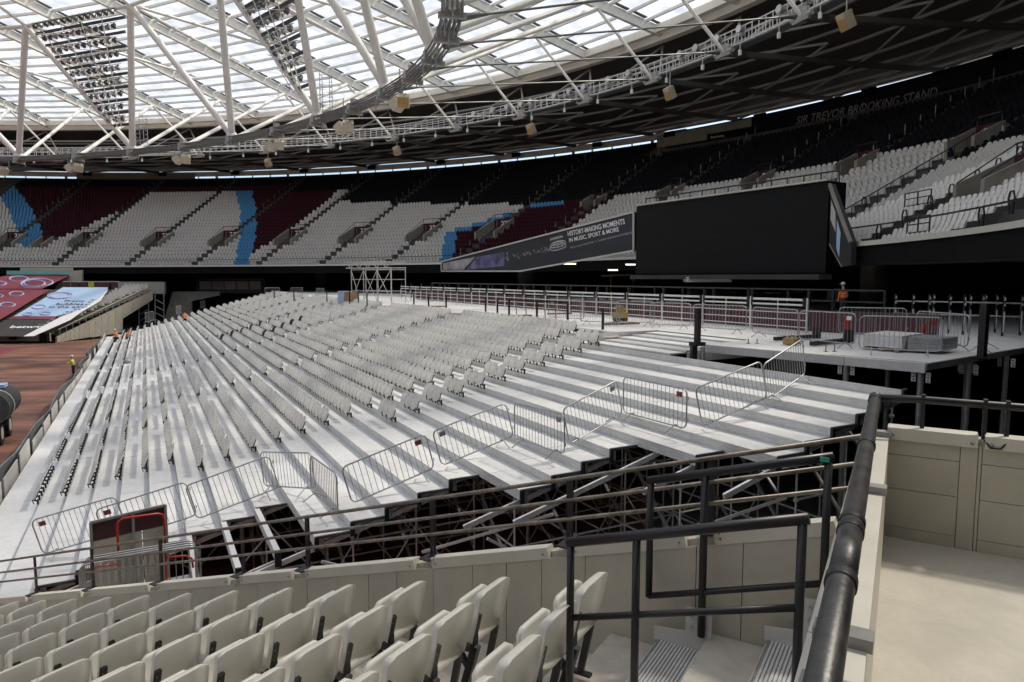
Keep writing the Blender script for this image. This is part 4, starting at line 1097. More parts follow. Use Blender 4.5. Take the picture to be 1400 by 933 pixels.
m = MB(); m.prism([ST(16.9, -15.6, Z1 - .25), ST(16.9, -18.4, Z1 - .25), ST(16.9, -18.4, ZD - .07), ST(16.9, -15.6, Z1 + .05)], TA * 0.04); m.build('side_panel', M['riser'], stair)

# ================================================================== CROWD BARRIERS
def barrier_meshes(L=2.2, n=15):
    fr = MB(); r = 0.019; zb, zt = 0.16, 1.08; c = 0.14; P = []
    def arc(cx, cz, a0, a1): return [(cx + c * math.cos(t), 0, cz + c * math.sin(t)) for t in np.linspace(a0, a1, 5)]
    h = L / 2
    P = arc(-h + c, zt - c, PI, PI / 2) + arc(h - c, zt - c, PI / 2, 0) + arc(h - c, zb + c, 0, -PI / 2) + arc(-h + c, zb + c, -PI / 2, -PI)
    fr.path(P, r, 6, closed=True)
    bars = []
    bm_ = MB(); bm_.tube((0, 0, zb), (0, 0, zt), 0.008, 4); barm = bm_.mesh('upright_bar', M['galv'])
    xs = [-h + (i + 1) * L / (n + 1) for i in range(n)]
    ft = MB(); ft.path([(0, -0.32, 0.012), (0, 0, 0.20)], 0.016, 5); ft.path([(0, 0.32, 0.012), (0, 0, 0.20)], 0.016, 5)
    hk = MB(); hk.path([(0, 0, 0.35), (0.05, 0, 0.35), (0.05, 0, 0.42)], 0.012, 4); hk.path([(0, 0, 0.85), (0.05, 0, 0.85), (0.05, 0, 0.92)], 0.012, 4)
    return fr.mesh('frame', M['galv'], True), barm, xs, ft.mesh('foot', M['galv']), hk.mesh('hook', M['galv']), h
BF, BBAR, BXS, BFT, BHK, BH = barrier_meshes()
plm = MB(); plm.box((0, 0, 0), (0.085, 0, 0), (0, 0.006, 0), (0, 0, 0.06)); PLR, PLG, PLW = plm.mesh('plate', M['redplate']), plm.mesh('plate', M['greyplate']), plm.mesh('plate', M['white'])
bar0 = thing('crowd_barrier', 'x', 'barrier')
put('frame', BF, bar0, (0, 0, 0))
for x in BXS: put('upright_bar', BBAR, bar0, (x, 0, 0))
for x in (-0.75, 0.75): put('foot', BFT, bar0, (x, 0, 0))
put('hook', BHK, bar0, (BH, 0, 0))
used0 = [False]
def barrier(P, Q, label, plate=None, pside=1, group='crowd control barriers on the tier'):
    # P, Q: ground points below the two ends; the frame keeps its real length and leans with the slope
    P = np.asarray(P, float); Q = np.asarray(Q, float)
    o = bar0 if not used0[0] else copy_tree(bar0)
    if used0[0]:
        for ch in list(o.children):
            if ch.name.startswith('plate'): bpy.data.objects.remove(ch)
    used0[0] = True
    d = Q - P; L = np.linalg.norm(d); x = d / L
    y = np.cross(UP, x); y /= np.linalg.norm(y); z = np.cross(x, y)
    s = min(1.12, max(0.86, L / 2.2))
    mt = Matrix([[x[0], y[0], z[0]], [x[1], y[1], z[1]], [x[2], y[2], z[2]]])
    o.rotation_euler = mt.to_euler(); o.location = tuple((P + Q) / 2); o.scale = (s, 1, 1)
    tag(o, label, 'barrier', group)
    if plate:
        c = bpy.data.objects.new('plate', {'r': PLR, 'g': PLG, 'w': PLW}[plate]); COL.objects.link(c); c.parent = o; c.location = (pside * 0.86, 0.0, 0.93)
    return o
def tz(u, v, k=None):                              # point on the tier's stepped slope seen at a pixel
    d = ray(u, v); q = float(d @ TB); lam = (Z1 + RI / TT * T1 - 0.05) / (d[2] + RI / TT * q); return d * lam
def tierpair(u1, v1, u2, v2, full=True):
    P, Q = tz(u1, v1), tz(u2, v2)
    if full:
        c = (P + Q) / 2; d = (Q - P); L = np.linalg.norm(d); L2 = min(2.45, max(1.95, L)); P, Q = c - d / L * L2 / 2, c + d / L * L2 / 2
    return P, Q
for (u1, v1, u2, v2, lb, pl, sd_) in [
    (62, 766, 176, 732, 'crowd barrier nearest the pitch, red plate at its top left corner, beside the maroon-topped panel', 'r', -1),
    (150, 752, 272, 712, 'crowd barrier standing behind the maroon-topped gate panel', 'r', -1),
    (272, 718, 384, 674, 'crowd barrier beside the open bays with bare beams', None, 1),
    (362, 672, 432, 677, 'crowd barrier standing along the rows behind the one at the open bays', None, 1),
    (426, 680, 462, 712, 'crowd barrier turned nearly end on, left of the one with a red plate mid-tier', None, 1),
    (484, 697, 596, 648, 'leaning crowd barrier with a red plate at its upper right corner', 'r', 1),
    (606, 645, 704, 604, 'leaning crowd barrier with a grey plate at its upper left corner', 'g', -1),
    (704, 608, 772, 630, 'crowd barrier facing the camera left of centre, small grey plate at its right', 'g', 1),
    (780, 616, 852, 574, 'leaning crowd barrier touching the one with an orange-red plate', 'g', 1),
    (852, 572, 938, 596, 'crowd barrier facing the camera with an orange-red plate at its top right', 'r', 1),
    (962, 592, 1050, 552, 'leaning crowd barrier right of the gap, lower one of the right-hand pair', None, 1),
    (1051, 556, 1100, 520, 'leaning crowd barrier just below the stage deck, upper one of the right-hand pair', None, 1)]:
    P, Q = tierpair(u1, v1, u2, v2); barrier(P, Q, lb, pl, sd_)
G2 = 'crowd control barriers on the stage deck'
for (u1, v1, u2, v2, lb, pl, sd_) in [
    (1176, 484, 1284, 489, 'crowd barrier on the stage deck in front of the stacked deck panels', 'r', 1),
    (1092, 470, 1168, 478, 'crowd barrier on the deck behind the red extinguisher', 'w', 1),
    (1146, 461, 1238, 464, 'crowd barrier on the deck behind the stacked panels, left of two', None, 1),
    (1246, 470, 1330, 483, 'crowd barrier on the deck behind the stacked panels, right of two', None, 1),
    (1028, 460, 1090, 468, 'crowd barrier on the deck left of the fallen black posts', None, 1),
    (942, 452, 1026, 458, 'crowd barrier on the deck in front of the white railing, second from its right end', None, 1),
    (892, 448, 940, 451, 'short-looking crowd barrier on the deck just left of the stair post', None, 1),
    (842, 444, 894, 447, 'crowd barrier on the deck behind the yellow machine', None, 1),
    (799, 444, 841, 446, 'crowd barrier on the deck immediately left of the yellow machine', None, 1),
    (750, 438, 798, 441, 'crowd barrier on the deck behind the left end of the black rail', 'w', -1),
    (1334, 487, 1352, 474, 'crowd barrier seen end on at the right end of the deck', None, 1)]:
    P, Q = atz(u1, v1, ZD), atz(u2, v2, ZD); c = (P + Q) / 2; d = (Q - P); L = np.linalg.norm(d); L2 = min(2.4, max(2.0, L)); barrier(c - d / L * L2 / 2, c + d / L * L2 / 2, lb, pl, sd_, G2)
# far barriers along the back of the tier
G3 = 'far crowd barriers at the edge of the tier'
k_ = 0
for (u1, v1, u2, v2) in [(360, 408, 385, 407), (392, 407, 420, 408), (425, 408, 452, 410), (186, 446, 222, 437), (224, 436, 262, 426), (264, 425, 290, 419)]:
    z = ZD if v1 < 415 else -6.2
    P, Q = (atz(u1, v1, z), atz(u2, v2, z)) if v1 < 415 else (atz(u1, v1, -4.6), atz(u2, v2, -4.4))
    c = (P + Q) / 2; d = (Q - P); L = np.linalg.norm(d); barrier(c - d / L * 1.15, c + d / L * 1.15, ['far crowd barrier at the back of the tier, leftmost of three', 'far crowd barrier at the back of the tier, middle of three', 'far crowd barrier at the back of the tier, rightmost of three', 'far crowd barrier by the orange workers, nearest them', 'far crowd barrier past the orange workers, middle of three', 'far crowd barrier by the dark void, farthest from the pitch'][k_], None, 1, G3); k_ += 1

# ================================================================== DECK RAILINGS
wr = thing('steel_railing', 'long white post and rail fence with double top bars along the stage deck', 'railing', ST(40, -22.9, ZD))
S0, S1, TRL = 18.0, 66.0, -22.7
n = 17
for i in range(n + 1):
    s = S0 + (S1 - S0) * i / n; P = ST(s, TRL, ZD)
    m = MB(); m.box(P + UP * 0.68, TA * 0.035, TB * 0.035, UP * 0.68); m.build('post', M['steelwhite'] if i % 2 else M['alu'], wr)
    m = MB(); m.box(P + UP * 0.95 - TB * .08, TA * 0.05, TB * 0.05, UP * 0.72); m.build('black_post', M['black'], wr)
    if i < n:
        Q = ST(S0 + (S1 - S0) * (i + 1) / n, TRL, ZD); Mx = (P + Q) / 2
        for h, w in ((1.28, 0.09), (1.08, 0.07)):
            m = MB(); m.beam(P + UP * h + TA * .08 + TB * .05, Q + UP * h - TA * .08 + TB * .05, 0.04, w); m.build('top_bar', M['steelwhite'], wr)
        for h in (0.2, 0.48, 0.76):
            m = MB(); m.tube(P + UP * h, Q + UP * h, 0.02, 5); m.build('mid_bar', M['steelwhite'], wr)
        m = MB(); m.tube(Mx, Mx + UP * 1.25, 0.022, 5); m.build('mullion', M['steelwhite'], wr)
        m = MB(); m.box(P + UP * 1.18 + TA * .12 + TB * .06, TA * 0.05, TB * 0.02, UP * 0.17); m.build('clamp_plate', M['black'], wr); m = MB(); m.box(Q + UP * 1.18 - TA * .12 + TB * .06, TA * 0.05, TB * 0.02, UP * 0.17); m.build('clamp_plate', M['black'] , wr)
mh = thing('maroon_hoarding', 'low maroon hoarding boards standing behind the white deck railing', 'hoarding', ST(40, -23.6, ZD))
pts_ = [ST(66, -24.2, ZD), ST(18, -23.6, ZD), ST(14.0, -24.6, ZD)]
for a, b in zip(pts_[:-1], pts_[1:]):
    L = np.linalg.norm(b - a); nn = max(1, int(L / 2.4))
    for i in range(nn):
        p, q = a + (b - a) * (i / nn), a + (b - a) * ((i + .985) / nn); m = MB(); m.prism([p, q, q + UP * 0.86, p + UP * 0.86], TB * -0.06); m.build('board', M['maroon'], mh)
br_ = thing('black_handrail', 'long thin black handrail behind the maroon hoarding on the deck', 'handrail', ST(40, -27, ZD))
m = MB(); m.path([ST(s, -26.0, ZD + 1.62) for s in (17, 40, 66)], 0.045, 6); m.build('top_rail', M['black'], br_)
m = MB(); m.path([ST(s, -26.0, ZD + 1.15) for s in (17, 40, 66)], 0.03, 5); m.build('mid_rail', M['black'], br_)
for i in range(22): m = MB(); P = ST(17 + 49 * i / 21, -26, ZD); m.box(P + UP * .8, TA * .05, TB * .05, UP * .8); m.build('post', M['black'], br_)
# unfinished posts on the right of the deck
ug = thing('unfinished_railing', 'row of tall dark posts with white banding at the right end of the deck', 'railing', atz(1300, 455, ZD))
for (u, v) in [(1222, 452), (1246, 453), (1268, 455), (1274, 452), (1296, 456), (1316, 458), (1324, 455), (1341, 456), (1345, 452), (1360, 455), (1370, 460), (1394, 459)]:
    P = atz(u, v, ZD); hgt = 1.5
    m = MB(); m.box(P + UP * hgt / 2, TA * 0.03, TB * 0.03, UP * hgt / 2); po = m.build('post', M['black'], ug)
    m = MB()
    for h0, h1 in ((1.1, 1.2), (1.3, 1.42), (0.15, 0.9)): m.box(P + UP * (h0 + h1) / 2 - TA * .035, TA * 0.02, TB * 0.03, UP * (h1 - h0) / 2)
    m.build('white_band', M['hoard'], po)
m = MB()
a, b = atz(1222, 452, ZD), atz(1394, 459, ZD)
for h in (1.2, 0.7): m.tube(a + UP * h, b + UP * h, 0.03, 5)
m.build('cross_rail', M['lampgrey'], ug)
def postrail(ptsv, label, hgt=1.05, rails=True, lean=0, z=ZD, w=0.04, nm='deck_edge_rail'):
    P = [atz(u, v, z) for u, v in ptsv]; r_ = thing(nm, label, 'rail', P[0])
    for p in P: m = MB(); m.box(p + UP * hgt / 2, TA * w, TB * w, UP * hgt / 2); m.build('post', M['black'], r_)
    if rails:
        m = MB()
        for a, b in zip(P[:-1], P[1:]): m.beam(a + UP * (hgt - .04), b + UP * (hgt - .04), 0.05, 0.08)
        m.build('top_rail', M['black'], r_)
        m = MB()
        for a, b in zip(P[:-1], P[1:]):
            for f in (0.3, 0.65): m.tube(a + (b - a) * f, a + (b - a) * (f - .05) + UP * (hgt - .06), 0.03, 5)
        m.build('baluster', M['lampgrey'], r_)
    return r_
postrail([(696, 436), (734, 440), (776, 444)], 'black rail of three posts at the top row edge, right of centre')
postrail([(664, 431), (680, 433)], 'short black rail of two posts left of the three-post rail', rails=False)
postrail([(566, 424), (586, 426), (610, 427)], 'black rail of three thin posts left of centre behind the seats', rails=False)
postrail([(447, 413), (478, 416), (490, 417), (502, 419)], 'black thin posts below the scaffold tower', rails=False, w=.04)
postrail([(375, 408), (402, 410)], 'pair of black posts at the far back of the tier', rails=False, w=.05)
postrail([(824, 451)], 'single black post at the end of the top seat row', 0.9, False)
sp = thing('stair_post', 'thick black post on a bolted steel base at the right foot of the deck stair', 'post', atz(950, 486, -2.4))
P = atz(953, 480, -2.3)
m = MB(); m.box(P + UP * .75, TA * .075, TB * .075, UP * .6); m.build('post', M['black'], sp)
m = MB(); m.box(P + UP * 0.22, TA * .14, TB * .22, UP * .06); m.box(P + UP * -0.1 + TB * .14, TA * .06, TB * .10, UP * .3); m.build('base_bracket', M['black'], sp)
m = MB(); m.tube(P - TB * .05 + UP * -.35 - TA * .2, P - TB * .05 + UP * .15 - TA * .2, 0.07, 8); m.build('socket_tube', M['galv'], sp)
dp = thing('deck_corner_post', 'thick black post near the right corner of the stage deck', 'post', atz(1342, 490, ZD))
P = atz(1342, 490, ZD); m = MB(); m.box(P + UP * .70, TA * .085, TB * .085, UP * .75); m.build('post', M['black'], dp)
m = MB(); m.box(P + UP * .02, TA * .2, TB * .2, UP * .012); m.build('base_plate', M['black'], dp)

# ================================================================== THINGS LYING ON THE DECK
def lying(name, label, cat, u, v, z=ZD): return thing(name, label, cat, atz(u, v, z)), atz(u, v, z)
st_, P = lying('panel_stack', 'stack of white and grey deck panels on timber bearers at the right of the deck', 'panel stack', 1235, 480)
a = atz(1180, 478, ZD); b = atz(1232, 483, ZD); c = atz(1296, 472, ZD); ex = (b - a); ez_ = (c - b)
ez_ = ez_ / np.linalg.norm(ez_) * 1.6
for j in range(5):
    m = MB(); z = 0.12 + j * 0.075; m.prism([a + UP * z, b + UP * z, b + ez_ + UP * z, a + ez_ + UP * z], UP * 0.068); m.build('deck_panel', M['deck'] if j % 3 else M['riser'], st_)
for f in (0.1, 0.5, 0.9):
    m = MB(); p = a + ex * f - ez_ * .05; m.beam(p + UP * 0.06, p + ez_ * 1.15 + UP * 0.06, 0.12, 0.1); m.build('timber_bearer', M['wood'], st_)
for j in range(4):
    m = MB(); z = 0.1 + j * 0.09; m.prism([b + ez_ * .18 + UP * z + ex * .05, b + ex * 0.8 + ez_ * .35 + UP * z, b + ex * .8 + ez_ * 1.1 + UP * z, b + ez_ + UP * z], UP * 0.08); m.build('deck_panel', M['galv'], st_)
ex_, P = lying('fire_extinguisher', 'red fire extinguisher standing on a black base behind a barrier on the deck', 'extinguisher', 1157, 470)
m = MB(); m.path([P + UP * .45, P + UP * .5, P + UP * .80, P + UP * .88, P + UP * .91], 0.075, 10, r2=0.06); m.build('cylinder', M['red'], ex_, True)
m = MB(); m.tube(P + UP * .90, P + UP * .97, 0.03, 6); m.beam(P + UP * .97, P + UP * 1.0 + TA * .15, 0.03, 0.03); m.path([P + UP * .95, P + UP * .85 + TA * .14, P + UP * .7 + TA * .13], 0.015, 5); m.build('valve', M['black'], ex_)
m = MB(); m.path([P, P + UP * .05, P + UP * .4, P + UP * .45], 0.15, 8, r2=0.09); m.build('base', M['black'], ex_)
e2, P = lying('fire_extinguisher', 'red fire extinguisher behind the front barrier at the right of the panel stack', 'extinguisher', 1262, 476)
m = MB(); m.path([P + UP * .3, P + UP * .64, P + UP * .70, P + UP * .74], 0.05, 8, r2=0.04); m.build('cylinder', M['red'], e2, True); m = MB(); m.tube(P, P + UP * .3, 0.05, 6); m.build('stand', M['black'], e2)
yb, P = lying('tool_case', 'mustard yellow tool case lying on the deck left of the fallen posts', 'tool case', 1082, 472)
m = MB(); m.box(P + UP * .13, TA * .16 + TB * .05, TB * .22 - TA * .05, UP * .10); m.build('case', M['yellowbox'], yb); m = MB(); m.path([P + UP * .23 - TB * .1, P + UP * .30 - TB * .08, P + UP * .30 + TB * .08, P + UP * .23 + TB * .1], 0.015, 5); m.build('handle', M['black'], yb)
def fallen(u1, v1, u2, v2, label):
    A, B = atz(u1, v1, ZD) + UP * .09, atz(u2, v2, ZD) + UP * .09; r_ = thing('fallen_post', label, 'post', A - UP * .09)
    m = MB(); m.beam(A, B, 0.12, 0.12); m.build('post', M['black'], r_); d = (B - A) / np.linalg.norm(B - A); s_ = np.cross(d, UP)
    m = MB(); m.box(B + UP * .12, s_ * .16, d * .03, UP * .2); m.build('base_plate', M['black'], r_)
fallen(1059, 467, 1116, 463, 'black post lying on the deck beside the mustard tool case')
fallen(1109, 474, 1160, 468, 'black post lying on the deck, nearer one by the red extinguisher')
sb, P = lying('floor_bracket', 'pair of small upright bolts on the deck front of the extinguisher', 'bracket', 1135, 481)
for du in (-6, 6): m = MB(); q = atz(1135 + du, 481, ZD); m.tube(q, q + UP * .2, 0.015, 5); m.box(q + UP * .008, TA * .05, TB * .05, UP * .006); m.build('bolt', M['black'], sb)
s2, P = lying('floor_bracket', 'pair of small upright bolts on the deck below the white railing', 'bracket', 1029, 470)
for du in (-6, 6): m = MB(); q = atz(1029 + du, 470, ZD); m.tube(q, q + UP * .16, 0.015, 5); m.box(q + UP * .008, TA * .05, TB * .05, UP * .006); m.build('bolt', M['black'], s2)
for (u, v, L, lb) in [(708, 433, 1.6, 'short timber offcut on the deck behind the three-post rail'), (850, 444, 1.8, 'thin timber batten on the deck below the yellow machine'), (765, 430, 1.5, 'timber batten on the deck beside the three-post black rail'), (598, 420, 1.2, 'timber batten on the far deck left of centre')]:
    P = atz(u, v, ZD); m = MB(); m.box(P + UP * .05, TB * L / 2 + TA * .1, TA * .09, UP * .045); tag(m.build('timber_batten', M['wood'], loc=P), lb, 'timber')
ym, P = lying('yellow_machine', 'small yellow machine with black feet on the deck left of the railing', 'machine', 848, 440)
m = MB(); m.box(P + UP * .33, TA * .25, TB * .3, UP * .14); m.box(P + UP * .58, TA * .15, TB * .15, UP * .12); m.box(P + UP * .74 + TB * .06, TA * .1, TB * .2, UP * .04); m.build('body', M['yellowbox'], ym)
for e in (-1, 1): m = MB(); m.tube(P + TB * .2 * e + UP * .11 + TA * .22, P + TB * .2 * e + UP * .11 - TA * .22, 0.11, 8); m.build('roller', M['black'], ym)
# scaffold tower
tw = thing('scaffold_tower', 'pale scaffold tower with a truss top standing at the back of the tier', 'scaffold tower', atz(508, 414, ZD))
a, b = atz(481, 413, ZD), atz(535, 415, ZD); ex = b - a; ex /= np.linalg.norm(ex); W = np.linalg.norm(b - a); ey = np.cross(UP, ex); H = 3.0
for f in (0, .32, .66, 1):
    for e in (0, 1.6): m = MB(); p = a + ex * W * f + ey * e; m.tube(p, p + UP * H, 0.035, 6); m.build('standard', M['hoard'], tw)
for h in (1.0, 2.0, 2.85):
    for e in (0, 1.6): m = MB(); m.tube(a + ey * e + UP * h, b + ey * e + UP * h, 0.028, 5); m.build('ledger', M['hoard'], tw)
for i, (f0, h0, f1, h1) in enumerate([(0, .2, .32, 2.8), (.32, .2, .66, 2.8), (.66, 2.8, 1, .2), (.66, .1, .32, 2.8), (1, 2.8, .66, .8), (0, 2.8, .2, .3)]):
    m = MB(); m.tube(a + ex * W * f0 + UP * h0, a + ex * W * f1 + UP * h1, 0.028, 5); m.build('brace', M['hoard'], tw)
for h in (H, H + .5):
    for e in (0, 1.6): m = MB(); m.tube(a - ex * .7 + ey * e + UP * h, b + ex * .05 + ey * e + UP * h, 0.045, 6); m.build('truss_chord', M['hoard'], tw)
m = MB()
for i in range(10):
    p = a - ex * .7 + ex * (W + .7) * i / 10; q = a - ex * .7 + ex * (W + .7) * (i + 1) / 10
    m = MB(); m.tube(p + UP * (H if i % 2 else H + .5), q + UP * (H + .5 if i % 2 else H), 0.028, 5); m.build('truss_web', M['hoard'], tw)
bx = thing('crate', 'pale blue and tan crate at the foot of the scaffold tower', 'crate', atz(486, 413, ZD))
P = atz(484, 414, ZD); m = MB(); m.box(P + UP * .55 + TB * .8, ex * .45, ey * .4, UP * .45); m.build('blue_side', M['sheetblue'], bx); m = MB(); m.box(P + UP * .55 + ex * .95 + TB * .8, ex * .45, ey * .4, UP * .4); m.build('tan_side', M['wood'], bx)
cs = thing('grey_box_stair', 'small grey metal box and steps at the upper right of the middle seat block', 'box stair', ST(36.0, tk(0), zk(1)))
for j in range(3): m = MB(); m.box(ST(36.0, tk(1) + .2 - j * .5, zk(1) + .08 + j * .08), TA * .6, TB * .25, UP * (.08 + j * .08)); m.build('step', M['galv'], cs)
cs2 = thing('grey_box_stair', 'small grey metal step at the back of the gap behind the near long block', 'box stair', ST(25.5, tk(-1), ZD))
m = MB(); m.box(ST(29.8, tk(-1) - .6, ZD + .06), TA * .9, TB * .5, UP * .06); m.build('step', M['galv'], cs2)

# ================================================================== CONCOURSE
def column(u, Yd, r, label):
    P = atY(u, 385, Yd); r_ = thing('concrete_column', label, 'column', (P[0], P[1], ZD))
    m = MB(); m.path([(P[0], P[1], ZD), (P[0], P[1], 3.5)], r, 16); m.build('shaft', M['vomwall'], r_, True); m = MB(); m.box((P[0], P[1], ZD + .05), (r * 1.2, 0, 0), (0, r * 1.2, 0), (0, 0, .05)); m.build('plinth', M['darkconc'], r_)
column(1196, 52, 1.0, 'round concrete column in the dark concourse right of the orange worker'); column(720, 96, 1.3, 'round concrete column under the banner in the dark concourse'); column(440, 130, 1.2, 'round concrete column in the dark concourse left of the scaffold tower')
tb = thing('trestle_table', 'row of white trestle tables behind the railing in the dark concourse', 'table', atz(1060, 402, ZD - .2))
for (u, v) in [(1000, 410), (1030, 411), (1058, 412), (1086, 410), (1104, 409)]:
    P = atz(u, v, ZD); m = MB(); m.box(P + UP * .75, TA * .9, TB * .35, UP * .03); m.build('table_top', M['white'], tb)
    m = MB()
    for e in (-.7, .7): m.box(P + TA * e + UP * .37, TA * .03, TB * .25, UP * .37)
    m.build('leg', M['lampgrey'], tb)
cst = thing('chair_stack', 'pale stack of folded chairs beside the orange worker in the concourse', 'chair stack', atz(1136, 412, ZD))
P = atz(1137, 416, ZD)
for j in range(9): m = MB(); q = P + TB * (-.14 * j) * .9; m.box(q + UP * (.6 + .03 * j), TA * .45, TB * .03, UP * (.45)); m.build('folded_chair', M['hoard'], cst)
cab = thing('serving_counter', 'white canopy counter behind the railing under the video screen', 'counter', atY(970, 390, 48))
P = atY(972, 386, 48); m = MB(); m.prism([P + np.array([-1.6, 0, 0]), P + np.array([1.5, 0, 0]), P + np.array([1.3, 0, .28]), P + np.array([-1.7, 0, .36])], (0, 1.2, 0)); m.build('canopy', M['hoard'], cab); m = MB(); m.box(P + np.array([0, .6, -1.2]), (1.4, 0, 0), (0, .5, 0), (0, 0, .8)); m.build('counter', M['blackmatt'], cab)
kio = thing('kiosk_shutters', 'row of white shutters at a kiosk in the dark concourse at left', 'kiosk', atY(312, 384, 118))
for j in range(5):
    p = atY(273 + j * 17, 396, 118); q = atY(273 + j * 17 + 15.5, 396, 118); hh = 11 * 118 / FPX; m = MB(); m.prism([p, q, q + UP * hh, p + UP * hh], (0, .2, 0)); m.build('shutter', M['hoard'], kio)
m = MB(); p, q = atY(268, 398, 118.4), atY(362, 398, 118.4); m.prism([p - UP * .4, q - UP * .4, q + UP * 2.2, p + UP * 2.2], (0, .3, 0)); m.build('frame', M['lampdark'], kio)
lg = thing('market_stall', 'thin tan frame of a stall in the dark concourse left of the screen', 'stall', atY(842, 382, 70))
p, q = atY(822, 377, 70), atY(866, 376, 70); m = MB(); m.tube(p, q, .09, 5); m.tube(q, q - UP * 2.3, .05, 5); m.tube(p + (q - p) * .3, p + (q - p) * .3 - UP * 2.3, .05, 5); m.build('stall_frame', M['wood'], lg)

# concourse strip lights that the photograph shows lit
lm_ = bpy.data.materials.new('lit_tube'); lm_.use_nodes = True; nb = lm_.node_tree.nodes['Principled BSDF']; nb.inputs['Emission Color'].default_value = (1, .86, .62, 1); nb.inputs['Emission Strength'].default_value = 1.2
for (u, v, Y, L, lb) in [(1191, 366, 52, 1.0, 'short lit strip light under the fascia by the concrete column'), (838, 369.5, 62, .9, 'short lit strip light in the dark gap below the banner'), (779, 361, 66, 1.2, 'lit light fitting showing below the middle of the banner'), (862, 362, 62, .9, 'lit light fitting just left of the video screen')]:
    P = atY(u, v, Y); r_ = thing('strip_light', lb, 'light', P); m = MB(); m.box(P, (L / 2, .1, 0), (0, .08, 0), (0, 0, .06)); m.build('tube', lm_, r_); m = MB(); m.box(P + UP * .1, (L / 2 + .05, .1, 0), (0, .12, 0), (0, 0, .03)); m.build('housing', M['lampdark'], r_)

# ================================================================== PITCH EDGE: FENCE AND HOARDINGS
fe = thing('pitch_fence', 'grey fabric fence panels zigzagging along the edge of the pitch', 'fence', ST(50, 6, -EYE))
rf = random.Random(11)
s = 21.0; prev = ST(s, 5.1, -EYE)
while s < 108:
    s += 3.4; nx = ST(s, 5.12 + rf.uniform(-.28, .28), -EYE); d = (nx - prev) / np.linalg.norm(nx - prev); q = nx - d * .08
    fn_ = np.cross(d, UP)
    m = MB(); m.prism([prev + UP * .12, q + UP * .12, q + UP * 1.36, prev + UP * 1.36], fn_ * .03); pn_ = m.build('fence_panel', M['fencegrey'], fe)
    m = MB(); m.path([prev + UP * .05, prev + UP * 1.38, q + UP * 1.38, q + UP * .05], .025, 5); m.build('frame', M['galv'], pn_)
    m = MB(); m.tube(prev + UP * .9, prev + UP * .02 + TB * .9, .02, 5); m.build('stay', M['galv'], pn_)
    prev = nx
wh = thing('white_hoarding', 'white boards leaning between the pitch fence and the front of the tier', 'hoarding', ST(50, 5.7, -EYE))
s = 26.0
while s < 100:
    L = rf.uniform(2.6, 3.4)
    if rf.random() < 0.78:
        a = ST(s, 4.66, -EYE); b = ST(s + L, 4.66 + rf.uniform(-.03, .05), -EYE); hh_ = rf.uniform(1.45, 1.75); m = MB(); m.prism([a, b, b + UP * hh_, a + UP * hh_], TB * .04); m.build('board', M['hoard'], wh)
    s += L + 0.5
# utility vehicle with rolled matting at the left edge
uv = thing('utility_vehicle', 'dark utility vehicle with a fat grey roll of matting at the left edge', 'vehicle', atz(-6, 618, -EYE))
V0 = atz(-3, 609, -EYE)
def wheel(C, r, w, ax):
    m = MB(); m.path([C - ax * w / 2, C - ax * w * .42, C + ax * w * .42, C + ax * w / 2], r, 20); o = m.build('wheel', M['rubber'], uv, False)
    m = MB(); m.tube(C + ax * w * .51, C + ax * w * .53, r * .55, 14); m.tube(C - ax * w * .53, C - ax * w * .51, r * .55, 14); m.build('rim', M['hoard'], o)
axv = TB * -1.0
wheel(V0 + UP * .62, .62, .45, axv); wheel(V0 + UP * .62 + TA * 2.4, .62, .45, axv); wheel(V0 + UP * .62 + TB * 1.8, .62, .45, axv)
m = MB(); m.box(V0 + UP * .98 + TA * .9 + TB * .75, TA * 2.0, TB * .7, UP * .25); m.build('body', M['teal'], uv)
m = MB(); Cc = V0 + UP * 1.98 + TB * .12 + TA * .1; m.path([Cc - TA * .6, Cc + TA * 2.9], .85, 20); m.build('matting_roll', M['roll'], uv, False)
m = MB()
for rr in np.linspace(.2, .82, 9): m.path([Cc - TA * .61 + TB * rr * math.cos(t) + UP * rr * math.sin(t) for t in np.linspace(0, 2 * PI, 20, endpoint=False)], .02, 4, closed=True)
m.build('roll_edge', M['fencegrey'], uv, kind='stuff')
m = MB(); m.path([Cc + TA * .5 + TB * .87 * math.cos(t) + UP * .87 * math.sin(t) for t in np.linspace(0, 2 * PI, 20, endpoint=False)], .03, 5, closed=True); m.build('strap', M['white'], uv)
m = MB(); m.box(Cc + UP * .93 + TA * 1.6, TA * .5, TB * .4, UP * .08); m.build('blue_sheet', M['sheetblue'], uv)
pl_ = thing('loose_bag', 'small grey bundle lying on a far tread of the tier', 'bundle', tz(174, 497)); P = tz(174, 497)
m = MB(); m.sphere(P + UP * .15, .3, 8, 5, (1.2, .8, .6)); m.build('bundle', M['lampgrey'], pl_); m = MB(); m.path([P + UP * .3, P + UP * .4 + TA * .1, P + UP * .3 + TA * .2], .02, 4); m.build('strap', M['black'], pl_)
